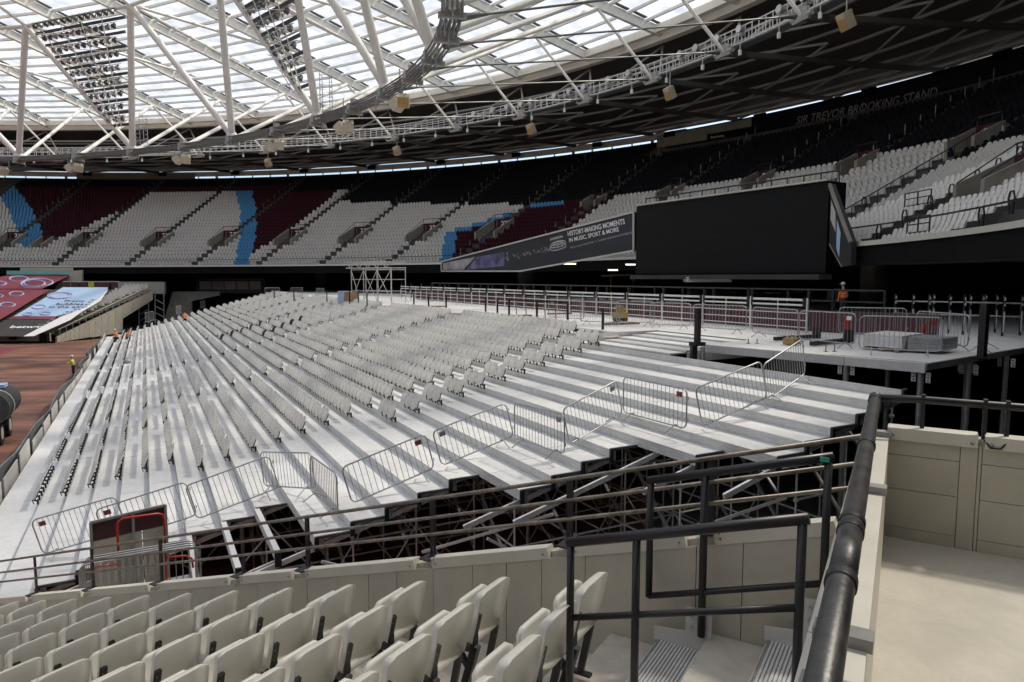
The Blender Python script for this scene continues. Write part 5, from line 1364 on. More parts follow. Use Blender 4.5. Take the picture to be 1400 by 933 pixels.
# ================================================================== NEAR STAND (the corner block the camera looks over)
F0, TN_, ZF0, HR = 1.901, 0.825, -2.98, 0.23
def rowf(j): return 1.308 + TN_ * j
def zf(j): return ZF0 - HR * j
ns = thing('near_stand', 'pale concrete seating rows and aisle steps in the foreground', 'stand', RF(3, 2, zf(0)))
for j in range(-2, 18):
    m = MB(); m.prism([RF(-8, rowf(j), zf(j)), RF(5.14, rowf(j), zf(j)), RF(5.14, rowf(j + 1), zf(j)), RF(-8, rowf(j + 1), zf(j))], (0, 0, -0.6)); m.build('row_step', M['concrete'], ns)
for fa, fb, z in ((1.33, 1.685, -2.865), (0.51, 0.862, -2.635)):
    m = MB(); m.prism([RF(2.2, fa, z), RF(5.05, fa, z), RF(5.05, fb, z), RF(2.2, fb, z)], (0, 0, -0.115)); st_ = m.build('metal_step', M['stepbase'], ns)
    m = MB(); n_ = 12
    for i in range(n_): f = fa + .02 + (fb - fa - .04) * (i + .5) / n_; m.box(RF(3.62, f, z + .006), NR * 1.42, NF * .0085, UP * .006)
    m.build('ribs', M['alu'], st_, kind='stuff')
    m = MB(); m.beam(RF(2.2, fb + .004, z - .02), RF(4.98, fb + .004, z - .02), 0.006, 0.05); m.build('nosing', M['alu'], st_)
def zpar(f): return -1.56 - 0.295 * f
pw = thing('parapet_wall', 'long cream panelled parapet stepping down behind the foreground seats', 'wall', RF(5.2, 5, zf(4)))
f = 0.30; i = 0
rp_ = random.Random(4)
while f < 15.5:
    L = 0.34 + 0.16 * rp_.random(); a, b = f + .003, f + L - .003; d = rp_.uniform(0, .004)
    m = MB(); m.prism([RF(5.15 - d, a, zpar(a) - 1.35), RF(5.15 - d, b, zpar(b) - 1.35), RF(5.15 - d, b, zpar(b) - .10), RF(5.15 - d, a, zpar(a) - .10)], NR * .05); m.build('wall_panel', M['cream'], pw)
    f += L
m = MB(); m.prism([RF(5.19, .3, zpar(.3) - 1.5), RF(5.19, 15.5, zpar(15.5) - 1.5), RF(5.19, 15.5, zpar(15.5) - .05), RF(5.19, .3, zpar(.3) - .05)], NR * .10); m.build('core', M['cream'], pw)
m = MB(); m.beam(RF(5.12, .3, zpar(.3) - 1.33), RF(5.12, 15.5, zpar(15.5) - 1.33), .05, .04); 
PF = [1.36, 2.58, 4.1, 5.9, 7.05, 8.8, 10.6, 12.4, 14.2]
cuts = [0.30] + PF + [15.6]
for a, b in zip(cuts[:-1], cuts[1:]):
    a2, b2 = a + .16, b - .06
    m = MB(); m.beam(RF(5.20, a2, zpar(a2) - .05), RF(5.20, b2, zpar(b2) - .05), 0.118, 0.10); cp = m.build('capping', M['creamcap'], pw)
    m = MB()
    for q in (a2 + .05, b2 - .05): m.tube(RF(5.145, q, zpar(q) - .055), RF(5.132, q, zpar(q) - .055), .010, 6)
    m.build('bolt', M['lampgrey'], cp)
rl = thing('parapet_rail', 'three bar dark handrail on flat posts along the cream parapet', 'handrail', RF(5.22, 5, zpar(5)))
for (z0, s_, r_, mt, nm) in ((-1.0, .289, .019, 'rail_worn', 'top_bar'), (-1.19, .290, .017, 'rail_worn', 'middle_bar'), (-1.36, .290, .017, 'rail_worn', 'lower_bar')):
    m = MB(); m.path([RF(5.24, f, z0 - s_ * f) for f in (.25, 4, 8, 15.5)], r_, 8); m.build(nm, M[mt], rl, True)
for f in PF:
    m = MB(); m.box(RF(5.25, f, (zpar(f) - .05 - 1.0 - .289 * f) / 2), NR * .008, NF * .032, UP * ((-1.0 - .289 * f) - (zpar(f) - .05)) / 2); m.box(RF(5.20, f, zpar(f) + .003), NR * .10, NF * .06, UP * .006)
    m.path([RF(5.14, f - .10, zpar(f) + .01), RF(5.2, f - .05, zpar(f) + .04), RF(5.25, f, zpar(f) + .12)], .008, 5); m.build('post', M['black'], rl)
# aisle handrail frames
def frame(name, label, parts):
    r_ = thing(name, label, 'handrail', parts[0][1][0])
    for nm, pts, rad in parts: m = MB(); m.path(pts, rad, 10); m.build(nm, M['black'], r_, True)
    return r_
h1 = frame('aisle_handrail', 'black tubular aisle handrail frame nearest the camera, right of the end chairs', [('top_rail', [RF(3.8, 1.88, -1.685), RF(3.8, .47, -1.262)], .032), ('mid_rail', [RF(3.8, 1.86, -2.18), RF(3.8, .5, -1.76)], .021), ('post', [RF(3.8, 1.86, -1.69), RF(3.8, 1.86, zf(0) - .02)], .025), ('post', [RF(3.8, 1.42, -1.56), RF(3.8, 1.42, -2.8)], .025), ('post', [RF(3.8, .5, -1.28), RF(3.8, .5, -2.55)], .025)])
h2 = frame('aisle_handrail', 'black tubular aisle handrail frame behind the nearest one, green tape on its corner', [('top_rail', [RF(5.0, 1.78, -1.575), RF(5.0, .48, -1.203)], .032), ('bottom_rail', [RF(5.0, 1.76, -2.505), RF(5.0, .50, -2.10)], .024), ('post', [RF(5.0, 1.76, -1.57), RF(5.0, 1.76, -2.51)], .027), ('post', [RF(5.0, 1.34, -1.45), RF(5.0, 1.34, -2.72)], .029), ('post', [RF(5.0, .51, -1.21), RF(5.0, .51, -2.45)], .027)])
m = MB(); m.box(RF(4.967, .53, -1.225), NR * .008, NF * .03, UP * .016); m.build('tape', M['teal_tape'], h2)
for f, z, zb in ((1.36, -2.53, -2.86), (.53, -2.25, -2.63)):
    m = MB(); m.prism([RF(5.03, f + .11, z), RF(5.03, f - .03, z), RF(5.03, f - .09, z - .03), RF(5.03, f - .09, zb), RF(5.03, f + .36, zb), RF(5.03, f + .36, zb + .1), RF(5.03, f + .11, zb + .13)], NR * .012); bp_ = m.build('fixing_plate', M['hoard'], h2)
    m = MB()
    for df in (.06, -.04):
        for dz in (-.06, -.15): m.tube(RF(5.025, f + df, z + dz), RF(5.0, f + df, z + dz), .014, 6)
    m.build('bolt', M['galv'], bp_)
# pipe wall and the fat pipe rail
def fr_(r): return 0.044 + 0.023 * r
pwal = thing('landing_side_wall', 'low cream wall under the thick black pipe rail', 'wall', RF(3, .2, -1.65))
cutsr = [-1.2, 0.6, 1.72, 2.02, 3.55, 4.86]
for a, b in zip(cutsr[:-1], cutsr[1:]):
    m = MB(); m.prism([RF(a + .004, fr_(a), -2.9), RF(b - .004, fr_(b), -2.9), RF(b - .004, fr_(b) + .15, -2.9), RF(a + .004, fr_(a) + .15, -2.9)], UP * 1.9); m.build('wall_panel', M['creamcap'], pwal)
    m = MB(); m.box(RF(b, fr_(b) + .06, -.985), NR * .035, NF * .075, UP * .018); m.build('joint_plate', M['lampgrey'], pwal)
pr = thing('pipe_handrail', 'thick worn black pipe handrail with coupling rings running away at right', 'handrail', RF(3, .2, -1.0))
def pp(r): return RF(r, .131 + .0315 * (r - 1.34), -.757)
m = MB(); m.path([pp(.35), pp(2.0), pp(4.84)], .0335, 20); m.build('pipe', M['pipe'], pr, True)
for r_ in (1.83, 2.22, 2.30, 3.42, 4.72):
    m = MB(); m.path([pp(r_ - .022), pp(r_ - .016), pp(r_ + .016), pp(r_ + .022)], .0385, 20); m.build('coupling_ring', M['black'], pr, True)
m = MB(); m.path([pp(1.85), pp(2.28)], .0350, 20); m.build('sleeve', M['pipe'], pr, True)
m = MB(); m.sphere(pp(4.85), .038, 14, 8); m.build('elbow', M['pipe'], pr, True)
m = MB(); m.path([pp(4.85), RF(4.92, .0, -.757), RF(4.92, -4.5, -.757)], .024, 14); m.build('end_rail', M['black'], pr, True)
for r_ in (1.0, 2.0, 3.4, 4.7): m = MB(); m.beam(pp(r_) - UP * .045, RF(r_, fr_(r_) + .10, -1.0), .03, .03, up=NR); m.build('bracket', M['black'], pr)
for f in (-.34, -.45, -1.9, -2.0, -.02):
    m = MB(); m.box(RF(4.93, f, -.88), NR * .008, NF * .012, UP * .13); m.box(RF(4.93, f, -.757), NR * .029, NF * .010, UP * .032); m.build('post', M['black'], pr)
m = MB(); m.path([RF(4.86, -.34, -.96), RF(4.84, -.37, -1.0), RF(4.84, -.42, -1.0), RF(4.86, -.45, -.96)], .006, 6); m.build('hoop', M['black'], pr, True)
ld = thing('landing_floor', 'smooth pale landing floor at lower right', 'floor', RF(2, -2, -1.65))
for k in range(3):
    m = MB(); a, b = (-2.5, 0.2, 3.0)[k], (0.2, 3.0, 4.87)[k]; m.prism([RF(a + .002, .15, -1.65), RF(b - .002, .2, -1.65), RF(b - .002, -6, -1.65), RF(a + .002, -6, -1.65)], (0, 0, -.3)); m.build('floor_slab', M['landing'], ld)
ew = thing('landing_end_wall', 'cream panelled wall at the end of the landing', 'wall', RF(4.9, -1, -1.65))
cf = [.165, -.225, -.315, -.335, -.72, -.81, -1.25, -1.34, -1.8, -2.3, -2.8, -3.4]
for a, b in zip(cf[:-1], cf[1:]):
    zz = [-1.70, -1.575, -1.33, -1.11, -1.0] if abs(a - b) > .15 else [-1.70, -1.0]
    for z0, z1 in zip(zz[:-1], zz[1:]):
        m = MB(); d = rp_.uniform(0, .002); m.prism([RF(4.87 - d, a - .002, z0 + .0018), RF(4.87 - d, b + .002, z0 + .0018), RF(4.87 - d, b + .002, z1 - .0018), RF(4.87 - d, a - .002, z1 - .0018)], NR * .04); m.build('wall_panel', M['cream'], ew)
m = MB(); m.prism([RF(4.90, .165, -1.7), RF(4.90, -3.4, -1.7), RF(4.90, -3.4, -.97), RF(4.90, .165, -.97)], NR * .10); m.build('core', M['cream'], ew)
for a, b in ((.165, -.31), (-.345, -.95), (-.98, -2), (-2.03, -3.4)):
    m = MB(); m.beam(RF(4.915, a, -.975), RF(4.915, b, -.975), .13, .075); cp = m.build('capping', M['creamcap'], ew)
    m = MB()
    for q in (a - .03, b + .03): m.sphere(RF(4.85, q, -.985), .012, 8, 5)
    m.build('bolt', M['lampgrey'], cp)

# ---------------------------------------------------------------- foreground chairs
def near_chair():
    W, N = 0.208, 22
    def w_(v, c=.12, k=.24):
        w = 1.0
        if v > 1 - c: w = 1 - (1 - math.sqrt(max(0, 1 - ((v - 1 + c) / c) ** 2))) * k
        if v < c: w = 1 - (1 - math.sqrt(max(0, 1 - ((c - v) / c) ** 2))) * k
        return w
    def back(u, v, o=0.0):
        x = 2 * u - 1; e = max(abs(x), abs(2 * v - 1))
        dish = 0.050 * (1 - abs(x) ** 6) * (1 - abs(2 * v - 1) ** 7)
        lip = -0.034 * max(0, (e - .88) / .12) ** 1.5
        return (x * W * w_(v), .075 * (1 - v) ** 1.3 + dish + lip + o - .02 * v, 0.475 + 0.42 * v)
    def shell(fn, th, n):
        m = MB(); m.grid(lambda u, v: fn(u, v), n, n); m.grid(lambda u, v: fn(1 - u, v, th), n, n)
        P = [(i / n, 0) for i in range(n)] + [(1, i / n) for i in range(n)] + [(1 - i / n, 1) for i in range(n)] + [(0, 1 - i / n) for i in range(n)]
        for p, q in zip(P, P[1:] + P[:1]): m.face(fn(*p), fn(*q), fn(*q, th), fn(*p, th))
        return m
    b = shell(back, .018, N)
    def pan(u, v, o=0.0):
        x = 2 * u - 1
        return (x * W * .95 * w_(v), .165 + .02 * v + .05 * (1 - abs(x) ** 3) * math.sin(PI * min(1, v * 1.05)) ** .6 + o - .03 * (1 - v) ** 6, .42 + .37 * v)
    p_ = shell(pan, -.032, 12)
    bk = []
    m = MB(); u = .085
    pts = [np.array(back(u, v)) + np.array([.012, -.040, 0]) for v in (.56, .38, .20, .06)]
    pts += [np.array([pts[0][0], .045, .44])]
    for p, q in zip(pts[:-1], pts[1:]): m.beam(p, q + (q - p) * .04, .062, .030, up=(0, 1, 0.2))
    x = pts[0][0]
    m.beam((x, .03, .47), (x, .150, .06), .052, .060, up=(0, 1, .3)); m.beam((x, .02, .44), (x, .22, .43), .050, .044); m.beam((x, .20, .42), (x, .09, .26), .040, .034)
    m.beam((x, .06, .055), (x, .24, .055), .06, .02)
    bk.append(m)
    m = MB(); x = .205
    m.beam((x, .10, .66), (x, .085, .44), .022, .03, up=(0, 1, 0)); m.beam((x, .085, .45), (x, .165, .07), .03, .05, up=(0, 1, .3)); m.beam((x, .08, .055), (x, .24, .055), .05, .02)
    bk.append(m)
    return b, p_, bk
b_, p_, bk_ = near_chair()
nbm, npm = b_.mesh('backrest', M['white_seat'], True), p_.mesh('seat_pan', M['white_seat'], True)
nkm = [m.mesh('bracket', M['black']) for m in bk_]
scm = MB()
scm.tube((-.170, .005, .66), (-.170, .020, .66), .008, 6)
nsm = scm.mesh('rivet', M['galv'])
nproto = None
for j in range(0, 14):
    for i in range(0, 12):
        r = 4.42 - .5 * i - .225; C = RF(r, F0 + TN_ * j, zf(j) + .45)
        q = proj(C); q2 = proj(C + UP * .45)
        if not (-60 < q[0] < 1420 and q2[1] < 960) or C[1] < 0.9: continue
        if nproto is None:
            nproto = thing('tip_up_chair', 'x', 'chair'); put('backrest', nbm, nproto, (0, 0, 0)); put('seat_pan', npm, nproto, (0, 0, 0))
            for km in nkm: put('bracket', km, nproto, (0, 0, 0))
            put('rivet', nsm, nproto, (0, 0, 0)); o = nproto
        else: o = copy_tree(nproto)
        o.location = RF(r, F0 + TN_ * j, zf(j)); o.rotation_euler = (random.uniform(-.01, .01), 0, math.atan2(NR[1], NR[0]) + random.uniform(-.015, .015))
        tag(o, 'white foreground chair, %s from the parapet, %s row left of the handrail' % (ordn(i), ordn(j)), 'chair', 'white tip-up chairs in the foreground stand')

# ================================================================== MAROON-TOPPED GATE, RED FRAME AND STACKED BARRIERS
ga = thing('gate_panel', 'tall beige gate panel with a sloping maroon top behind the parapet rail', 'gate', (*atY(176, 740, 13.6)[:2], -EYE))
G1, G2_ = np.array([*atY(125, 740, 13.4)[:2], 0]), np.array([*atY(228, 740, 14.2)[:2], 0])
gw = lambda u, v: onwall(u, v, G1, G2_)
gn = np.array([(G2_ - G1)[1], -(G2_ - G1)[0], 0]); gn /= np.linalg.norm(gn); gn = -gn if np.dot(gn, G1) > 0 else gn
def gp(f, z): p = G1 + (G2_ - G1) * f; return np.array([p[0], p[1], z])
ztl, ztr = gw(125, 714)[2], gw(228, 690)[2]; zm0, zm1 = gw(125, 741)[2], gw(228, 718)[2]
m = MB(); m.prism([gp(0, zm0), gp(1, zm1), gp(1, ztr), gp(0, ztl)], -gn * .04); m.build('maroon_board', M['maroon'], ga)
for i in range(3):
    for h in range(3):
        f0, f1 = i / 3 + .006, (i + 1) / 3 - .006; zt0, zt1 = zm0 + (zm1 - zm0) * f0 - .01 - h * .5, zm0 + (zm1 - zm0) * f1 - .01 - h * .5
        m = MB(); m.prism([gp(f0, zt0 - .48), gp(f1, zt1 - .48), gp(f1, zt1), gp(f0, zt0)], -gn * .04); m.build('beige_board', M['cream'], ga)
m = MB()
for f in (0, .55, 1): m.beam(gp(f, -EYE) + gn * .03, gp(f, ztl + (ztr - ztl) * f) + gn * .03, .05, .05, up=gn)
m.beam(gp(0, ztl) + gn * .03, gp(1, ztr) + gn * .03, .05, .05); m.build('frame', M['lampgrey'], ga)
rf_ = thing('red_barrier_frame', 'red tubular frame standing in front of the maroon-topped gate', 'barrier frame', (*atY(195, 760, 13.0)[:2], -6.4))
R1, R2 = atY(161, 775, 12.9), atY(227, 762, 13.5); 
rwl = lambda u, v: onwall(u, v, R1, R2)
m = MB(); m.path([rwl(165, 800), rwl(160, 722), rwl(161.5, 714), rwl(168, 709), rwl(216, 702.5), rwl(222, 704), rwl(225, 711), rwl(226.5, 765)], .024, 8); m.build('hoop', M['red'], rf_, True)
m = MB(); m.path([rwl(126, 785), rwl(128, 778), rwl(135, 774.5), rwl(163, 771)], .024, 8); m.path([rwl(226, 763), rwl(254, 760), rwl(262, 764), rwl(264, 776)], .024, 8); m.build('side_rail', M['red'], rf_, True)
m = MB(); m.tube(rwl(166, 800), rwl(166, 812), .024, 8); m.tube(rwl(226.6, 765), rwl(228, 805), .024, 8); m.build('leg', M['red'], rf_)
plat = thing('barrier_platform', 'low dark platform behind the parapet carrying stacked barriers', 'platform', (*atY(190, 790, 12.6)[:2], -EYE))
pa, pb = atY(105, 800, 12.0), atY(275, 790, 13.0); zp = -6.35
dd = np.array([pb[0] - pa[0], pb[1] - pa[1], 0]); dn = np.cross(UP, dd / np.linalg.norm(dd))
A_ = np.array([pa[0], pa[1], zp]); B_2 = np.array([pb[0], pb[1], zp])
m = MB(); m.prism([A_ - dn * .3, B_2 - dn * .3, B_2 + dn * 1.4, A_ + dn * 1.4], (0, 0, -.08)); m.build('deck_board', M['lampgrey'], plat)
for p in (A_, B_2, A_ + dn, B_2 + dn): m = MB(); m.tube(np.array([p[0], p[1], -EYE]), p - UP * .08, .03, 6); m.build('leg', M['scaf'], plat)
for i in range(4):
    q = .06 * i; barrier(A_ + dn * (.1 + .12 * i) + dd * (.02 + .01 * i), B_2 + dn * (.1 + .12 * i) - dd * .03, 'crowd barrier in the stack below the red frame, %s from the parapet' % ordn(i), None, 1, 'stacked crowd barriers behind the parapet')

# ================================================================== FAR LOWER STAND WITH COVER SHEETS
ls = thing('lower_stand', 'lower stand at far left with cream side wall and white edge seats', 'stand', (-62, 92, -EYE))
LP, LN = np.array([0, 91.0, -7.8]), np.array([0, -.394, 1.0])
def lz(Y): return -7.8 + .394 * (Y - 91)
def sl_(u, v, o=.0): return onplane(u, v, LP + UP * o, LN)
W1, W2 = np.array([-62.0, 92.0, 0]), np.array([-54.0, 109.3, 0])
def wallx(Y): return W1[0] + (W2[0] - W1[0]) * (Y - 92) / 17.3
m = MB()
for i in range(19):
    Y = 91.3 + i * .8; z = lz(Y + .4); m.face((-150, Y, z), (wallx(Y), Y, z), (wallx(Y + .8), Y + .8, z), (-150, Y + .8, z)); m.face((-150, Y, z - .32), (wallx(Y), Y, z - .32), (wallx(Y), Y, z), (-150, Y, z))
m.build('terrace', M['vomwall'], ls)
lw = lambda u, v: onwall(u, v, W1, W2)
topl = lambda u: 461 + (u - 78) * (398 - 461) / (208 - 78)
def botl(u): return 470 - (u - 76) * 15.5 / 92 if u <= 168 else 436 - (u - 168) * 33 / 52
us_ = [78, 84, 90, 96, 102, 108, 115, 122, 130, 139, 148, 158, 168]
for a, b in zip(us_[:-1], us_[1:]): m = MB(); m.prism([lw(a + .15, botl(a)), lw(b - .15, botl(b)), lw(b - .15, topl(b)), lw(a + .15, topl(a))], np.array([-.3, .1, 0])); m.build('side_panel', M['cream'], ls)
for a, b in ((168.1, 180), (180.3, 194), (194.3, 209)): m = MB(); m.prism([lw(a, botl(a)), lw(b, botl(b)), lw(b, topl(b)), lw(a, topl(a))], np.array([-.3, .1, 0])); m.build('side_panel', M['cream'], ls)
m = MB()
P = [lw(u, topl(u)) for u in (80, 120, 160, 208)]; m.path([p + UP * .9 for p in P], .05, 5)
for u in range(82, 208, 9): p = lw(u, topl(u)); m.tube(p, p + UP * .9, .05, 4)
m.build('side_rail', M['lampgrey'], ls)
m = MB(); m.prism([(-150, 90.9, -8.6), (-61.8, 90.9, -8.6), (-61.8, 90.9, -7.4), (-150, 90.9, -7.4)], (0, .3, 0)); m.build('front_wall', M['vomwall'], ls)
m = MB(); m.prism([(-150, 90.5, -8.69), (-61.0, 90.5, -8.69), (-61.0, 90.5, -8.45), (-150, 90.5, -8.45)], (0, .3, 0)); m.prism([lw(75, 472), lw(124, 464), lw(124, 461), lw(75, 469)], (.4, -.3, 0)) ; m.build('kick_board', M['blackmatt'], ls)
m = MB(); m.box((-62.3, 90.6, -8.0), (.5, 0, 0), (0, .3, 0), (0, 0, .65)); m.box((-66.5, 90.6, -7.9), (.35, 0, 0), (0, .2, 0), (0, 0, .3)); m.build('gate', M['blackmatt'], ls)
# white edge seats
ed = []
for i in range(19):
    Y = 91.6 + i * .8
    for x in np.arange(-79, wallx(Y) - 1.0, .62):
        P = np.array([x, Y, lz(Y + .1)]); q = proj(P + UP * .4)
        if q[0] > 27 + (461 - q[1]) * (135 / 64): ed.append(P)
V = []; Fc = []
for j, P in enumerate(ed):
    V += [tuple(P + np.array([v[0], v[1], v[2]])) for v in base.v]; Fc += [tuple(x + j * len(base.v) for x in f) for f in base.f]
me = bpy.data.meshes.new('edge_seats'); me.from_pydata(V, [], Fc); me.materials.append(M['far_white']); o = bpy.data.objects.new('edge_seats', me); COL.objects.link(o); o['kind'] = 'stuff'; tag(o, 'rows of white seats along the uncovered edge of the far left lower stand', 'seats')
def sheet(name, label, cat, pix, mt, o=.75):
    m = MB(); P = [sl_(u, v, o) for u, v in pix]; m.prism(P, (0, 0, -.05)); r_ = m.build(name, M[mt], None, loc=tuple(np.mean(P, 0))); tag(r_, label, cat, 'cover sheets over the far lower stand'); return r_
sheet('cover_sheet', 'black cover sheet with white betway lettering at the bottom of the far left stand', 'cover sheet', [(12, 436.5), (73, 438), (31, 460), (-40, 460), (-40, 458)], 'sheetblack')
cb = sheet('cover_sheet', 'pale blue cover sheet with rings and claret writing on the far left stand', 'cover sheet', [(86, 393), (148, 393), (146, 400), (116, 423), (76, 432.5), (19, 432.5)], 'sheetblue')
sheet('cover_sheet', 'narrow claret strip of sheet between the blue and black cover sheets', 'cover sheet', [(18, 432.8), (77, 432.9), (74, 437), (12, 436)], 'sheetclaret')
cc = sheet('cover_sheet', 'claret cover sheet with pale rings, lower one at the left image edge', 'cover sheet', [(-60, 396), (68, 396), (6, 433.5), (-60, 470)], 'sheetclaret')
cu_ = sheet('cover_sheet', 'claret cover sheet with large pale rings, upper one below the turquoise banner', 'cover sheet', [(9, 377), (95, 377), (57, 395), (-60, 395), (-60, 389)], 'sheetclaret')
fr = sheet('cover_sheet', 'crumpled white turned-back edge of the blue cover sheet', 'cover sheet', [(147, 396), (141, 403), (117, 421), (84, 433), (32, 460), (46, 459.5), (96, 437.5), (112, 426), (138, 411)], 'white', .95)
def ringpath(cx, cy, rx, ry, mt, par, w=.12, sk=0.0, n=26):
    m = MB(); m.path([sl_(cx + rx * math.cos(t) + sk * ry * math.sin(t), cy - ry * math.sin(t), .79) for t in np.linspace(0, 2 * PI, n, endpoint=False)], w, 4, closed=True); m.build('ring_print', M[mt], par)
for a in ((25.5, 381.5, 12.5, 3.3), (52, 386.5, 20, 5.2), (45, 388, 16, 5), (0, 388, 8, 2.6)): ringpath(*a, 'lilac', cu_, .16, .4)
for a in ((22.5, 402, 9.5, 3), (10, 417, 10, 3), (-2, 405, 6, 2)): ringpath(*a, 'lilac', cc, .13, .4)
for a in ((80, 404.5, 15, 4.2), (84, 404.5, 15, 4.2), (53, 420, 9, 2.6), (62, 429, 7, 2), (38, 430, 6, 2)): ringpath(*a, 'lilac', cb, .09, .4)
lt = lambda s, A, B, C, mt, par: lettering(s, quadmap(sl_(*A, .80), sl_(*B, .80), sl_(*C, .80)), M[mt], par)
lt('Pretty', (87, 413.6), (115, 413.6), (90, 410.4), 'claret', cb); lt('bubbles', (76, 417.4), (113, 417.4), (79, 414.2), 'claret', cb); lt('in the air', (66, 421.2), (110, 421.2), (69, 418.2), 'claret', cb)
bt = [o for o in S.objects if o.get('label', '').startswith('black cover sheet')][0]
lettering('betway', quadmap(sl_(11, 449.8, .80), sl_(60, 449.8, .80), sl_(17, 445.2, .80)), M['white'], bt, bold=.03)
# boards, banner and walls above it
tb_ = thing('turquoise_banner', 'long turquoise banner above the claret sheets with dark small lettering', 'banner', (-75, 110.4, .5))
b4 = lambda u, v: atY(u, v, 110.4)
m = MB(); m.prism([b4(9, 375.8), b4(97, 375.8), b4(101, 370.4), b4(9, 370.4)], (0, .1, 0)); m.build('cloth', M['turq'], tb_)
mbd = thing('maroon_board_row', 'row of maroon boards with a yellow one above the blue cover sheet', 'hoarding', (-68, 107, lz(107)))
b5 = lambda u, v: atY(u, v, 106.8)
for a, b, v0, v1, mt in ((88, 96, 386, 392.5, 'maroon'), (97, 107, 386, 392.5, 'maroon'), (109, 119, 386, 392.5, 'maroon'), (120.5, 128.5, 385.5, 391.5, 'yellow'), (130, 150, 386, 392.5, 'maroon'), (152, 161, 386, 392.5, 'maroon'), (152.5, 169, 393.5, 401, 'maroon'), (180.5, 193, 393, 401, 'maroon')):
    m = MB(); m.prism([b5(a, v1 + .8), b5(b, v1 + .8), b5(b, v0), b5(a, v0)], (0, .08, 0)); m.build('board', M[mt], mbd)
m = MB(); m.prism([b5(86, 393), b5(163, 393), b5(163, 385), b5(86, 385)], (0, .3, 0)) ; m = MB(); m.beam(b5(86, 385.3), b5(163, 385.3), .08, .12); m.build('top_rail', M['hoard'], mbd)
bw_ = thing('cream_wall', 'cream block wall behind the maroon boards at far left', 'wall', (-60, 111, -EYE))
b6 = lambda u, v: atY(u, v, 109.8)
m = MB(); m.prism([b6(160, 402), b6(225, 402), b6(225, 385.5), b6(160, 385.5)], (0, .5, 0)); m.build('wall', M['cream'], bw_)
m = MB(); m.prism([b6(74, 405), b6(89, 400), b6(112, 384), b6(112, 369.5), b6(101, 370.5), b6(76, 391)], (0, .4, 0)); m.build('wing_wall', M['cream'], bw_)
rpw = thing('concrete_ramp', 'pale concrete ramp wall in the dark gap right of the far left stand', 'ramp', (*atY(240, 430, 112)[:2], -EYE))
b7 = lambda u, v: atY(u, v, 112)
m = MB(); m.prism([b7(222, 445), b7(262, 452), b7(262, 412), b7(300, 404), b7(300, 399), b7(236, 399)], (0, .5, 0)); m.build('wall', M['vomwall'], rpw)
fs = thing('scaffold_stair', 'dim scaffold stair tower in the dark gap right of the far left stand', 'scaffold', (*atY(205, 440, 107)[:2], -EYE))
b8 = lambda u, v: atY(u, v, 107)
for u in (190, 203, 212, 224): m = MB(); m.tube(b8(u, 459), b8(u, 399), .09, 5); m.build('standard', M['lampgrey'], fs)
for i in range(5): m = MB(); m.tube(b8(191, 412 + i * 9), b8(203, 405 + i * 9), .06, 4); m.tube(b8(213, 410 + i * 9), b8(224, 416 + i * 9), .06, 4); m.build('flight', M['lampgrey'], fs)

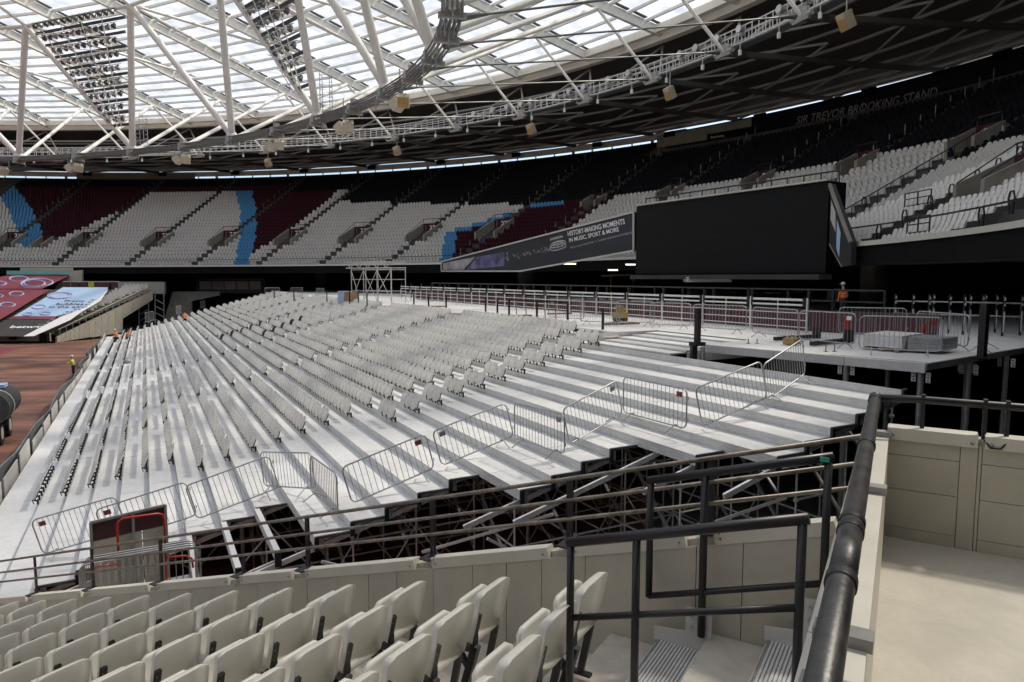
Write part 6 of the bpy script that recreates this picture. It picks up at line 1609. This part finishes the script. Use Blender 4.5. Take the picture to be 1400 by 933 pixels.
# ================================================================== PEOPLE
def person(loc, face, label, jacket, pose='stand', helmet=True, Hs=1.0, arms='down'):
    root = thing('person', label, 'person', loc)
    J = {}; 
    if pose == 'stand': hip, lean, kneeL, kneeR, ankL, ankR = .95, .05, (.10, .04, .50), (-.10, .02, .50), (.11, 0, .08), (-.11, -.02, .08)
    elif pose == 'bend': hip, lean, kneeL, kneeR, ankL, ankR = .92, .55, (.10, .08, .50), (-.10, .05, .50), (.12, 0, .08), (-.12, -.05, .08)
    else: hip, lean, kneeL, kneeR, ankL, ankR = .42, .22, (.14, .38, .48), (-.14, .34, .46), (.14, .18, .08), (-.14, .12, .08)
    y0 = 0 if pose != 'squat' else -.05
    cl, sl2 = math.cos(lean), math.sin(lean)
    tor = lambda h, x=0, fwd=0: (x, y0 + h * sl2 + fwd * cl, hip + h * cl - fwd * sl2)
    V = [(0, y0, hip), tor(.20), tor(.42), tor(.53), tor(.60, 0, .02), tor(.70, 0, .04), tor(.80, 0, .03), tor(.69, 0, .135)]
    rad = [.150, .145, .165, .085, .055, .095, .085, .022]; kind = ['t', 'j', 'j', 'j', 's', 's', 's', 's']; E_ = [(0, 1), (1, 2), (2, 3), (3, 4), (4, 5), (5, 6), (5, 7)]
    def add(p, r, k, par): V.append(p); rad.append(r); kind.append(k); E_.append((par, len(V) - 1)); return len(V) - 1
    for sx, kn, an in ((1, kneeL, ankL), (-1, kneeR, ankR)):
        h = add((sx * .10, y0 + .0, hip - .06), .11, 't', 0); k = add((kn[0], y0 + kn[1], kn[2]), .075, 't', h); a = add((an[0], y0 + an[1], an[2]), .05, 't', k); add((an[0], y0 + an[1] + .17, .045), .045, 't', a)
        s_ = add(tor(.46, sx * .19), .065, 'j', 2)
        el = {'down': tor(.20, sx * .25, .02), 'fwd': tor(.26, sx * .24, .16)}[arms]; wr_ = {'down': tor(-.04, sx * .24, .12), 'fwd': tor(.30, sx * .14, .40)}[arms]
        e = add(el, .05, 'j', s_); w = add(wr_, .038, 'j', e)
        d = np.subtract(wr_, el); d = d / np.linalg.norm(d); add(tuple(np.add(wr_, d * .10)), .034, 's', w)
    me = bpy.data.meshes.new('body'); me.from_pydata([tuple(c * Hs for c in v) for v in V], E_, [])
    o = bpy.data.objects.new('body', me); COL.objects.link(o); md = o.modifiers.new('k', 'SKIN'); sv = me.skin_vertices[0].data
    for i, r in enumerate(rad): sv[i].radius = (r * Hs, r * Hs * (.78 if kind[i] in 'jt' and i < 4 else 1)); sv[i].use_root = (i == 0)
    o.modifiers.new('s', 'SUBSURF').levels = 1
    dg = bpy.context.evaluated_depsgraph_get(); dg.update(); m2 = bpy.data.meshes.new_from_object(o.evaluated_get(dg)); bpy.data.objects.remove(o)
    m2.materials.clear()
    for q in (M['skin'], M[jacket], M['trouser']): m2.materials.append(q)
    A = np.array(V) * Hs; 
    for f in m2.polygons:
        c = np.array(f.center); best = None
        for a, b in E_:
            p, q = A[a], A[b]; t = np.clip(np.dot(c - p, q - p) / (np.dot(q - p, q - p) + 1e-9), 0, 1); dd_ = np.linalg.norm(c - p - (q - p) * t)
            if best is None or dd_ < best[0]: best = (dd_, kind[b] if not (a == 0 and b == 1 and t < .35) else 't')
        f.material_index = {'s': 0, 'j': 1, 't': 2}[best[1]]; f.use_smooth = True
    bo = bpy.data.objects.new('body', m2); COL.objects.link(bo); bo.parent = root
    hc = np.array(tor(.82, 0, .03)) * Hs
    if helmet:
        m = MB(); n0 = np.array([0, sl2 * .6, 1]); n0 /= np.linalg.norm(n0); m.path([hc - n0 * .02, hc + n0 * .03, hc + n0 * .09, hc + n0 * .115], .135 * Hs, 12, r2=.055 * Hs); m.box(hc + np.array([0, .13 * Hs, -.01]), (.09 * Hs, 0, 0), (0, .05 * Hs, -.012), (0, 0, .008)); m.build('helmet', M['helmet'], None, True).parent = root
    else:
        m = MB(); m.sphere(hc + np.array([0, -.01, 0]), .105 * Hs, 10, 6, (1, 1.05, .85)); m.build('hair', M['trouser'], None, True).parent = root
    if jacket:
        m = MB()
        for h in (.16, .30): a = [np.array(tor(h, .19 * math.cos(t), .150 * math.sin(t))) * Hs for t in np.linspace(0, 2 * PI, 14, endpoint=False)]; m.path(a, .016, 4, closed=True)
        m.build('reflective_band', M['silver'], None).parent = root
    root.rotation_euler = (0, 0, face)
    return root
person(atz(101, 515, -EYE), PI * .55, 'worker in yellow hi-vis jacket and white helmet standing behind the pitch fence', 'hivis', 'stand', True, 1.02, 'fwd')
person(tz(160, 468), PI * .5, 'crouching worker in orange with white helmet at the far front of the tier', 'orange', 'squat', True, 1.15, 'fwd')
person(tz(174, 468), -PI * .4, 'bareheaded worker in orange crouching beside the helmeted one on the tier', 'orange', 'squat', False, 1.15, 'fwd')
person(tz(253, 442), PI * .2, 'bending worker in orange among the rows near the dark void', 'orange', 'squat', False, 1.1, 'fwd')
person(atz(1152, 433, ZD), PI * .05, 'worker in orange jacket and white helmet standing in the dark concourse at right', 'orange', 'stand', True, 1.02, 'down')

# ================================================================== everything was built about the eye: lift it so that the pitch is at zero
for o in list(S.objects):
    if o.parent is None: o.location.z += EYE
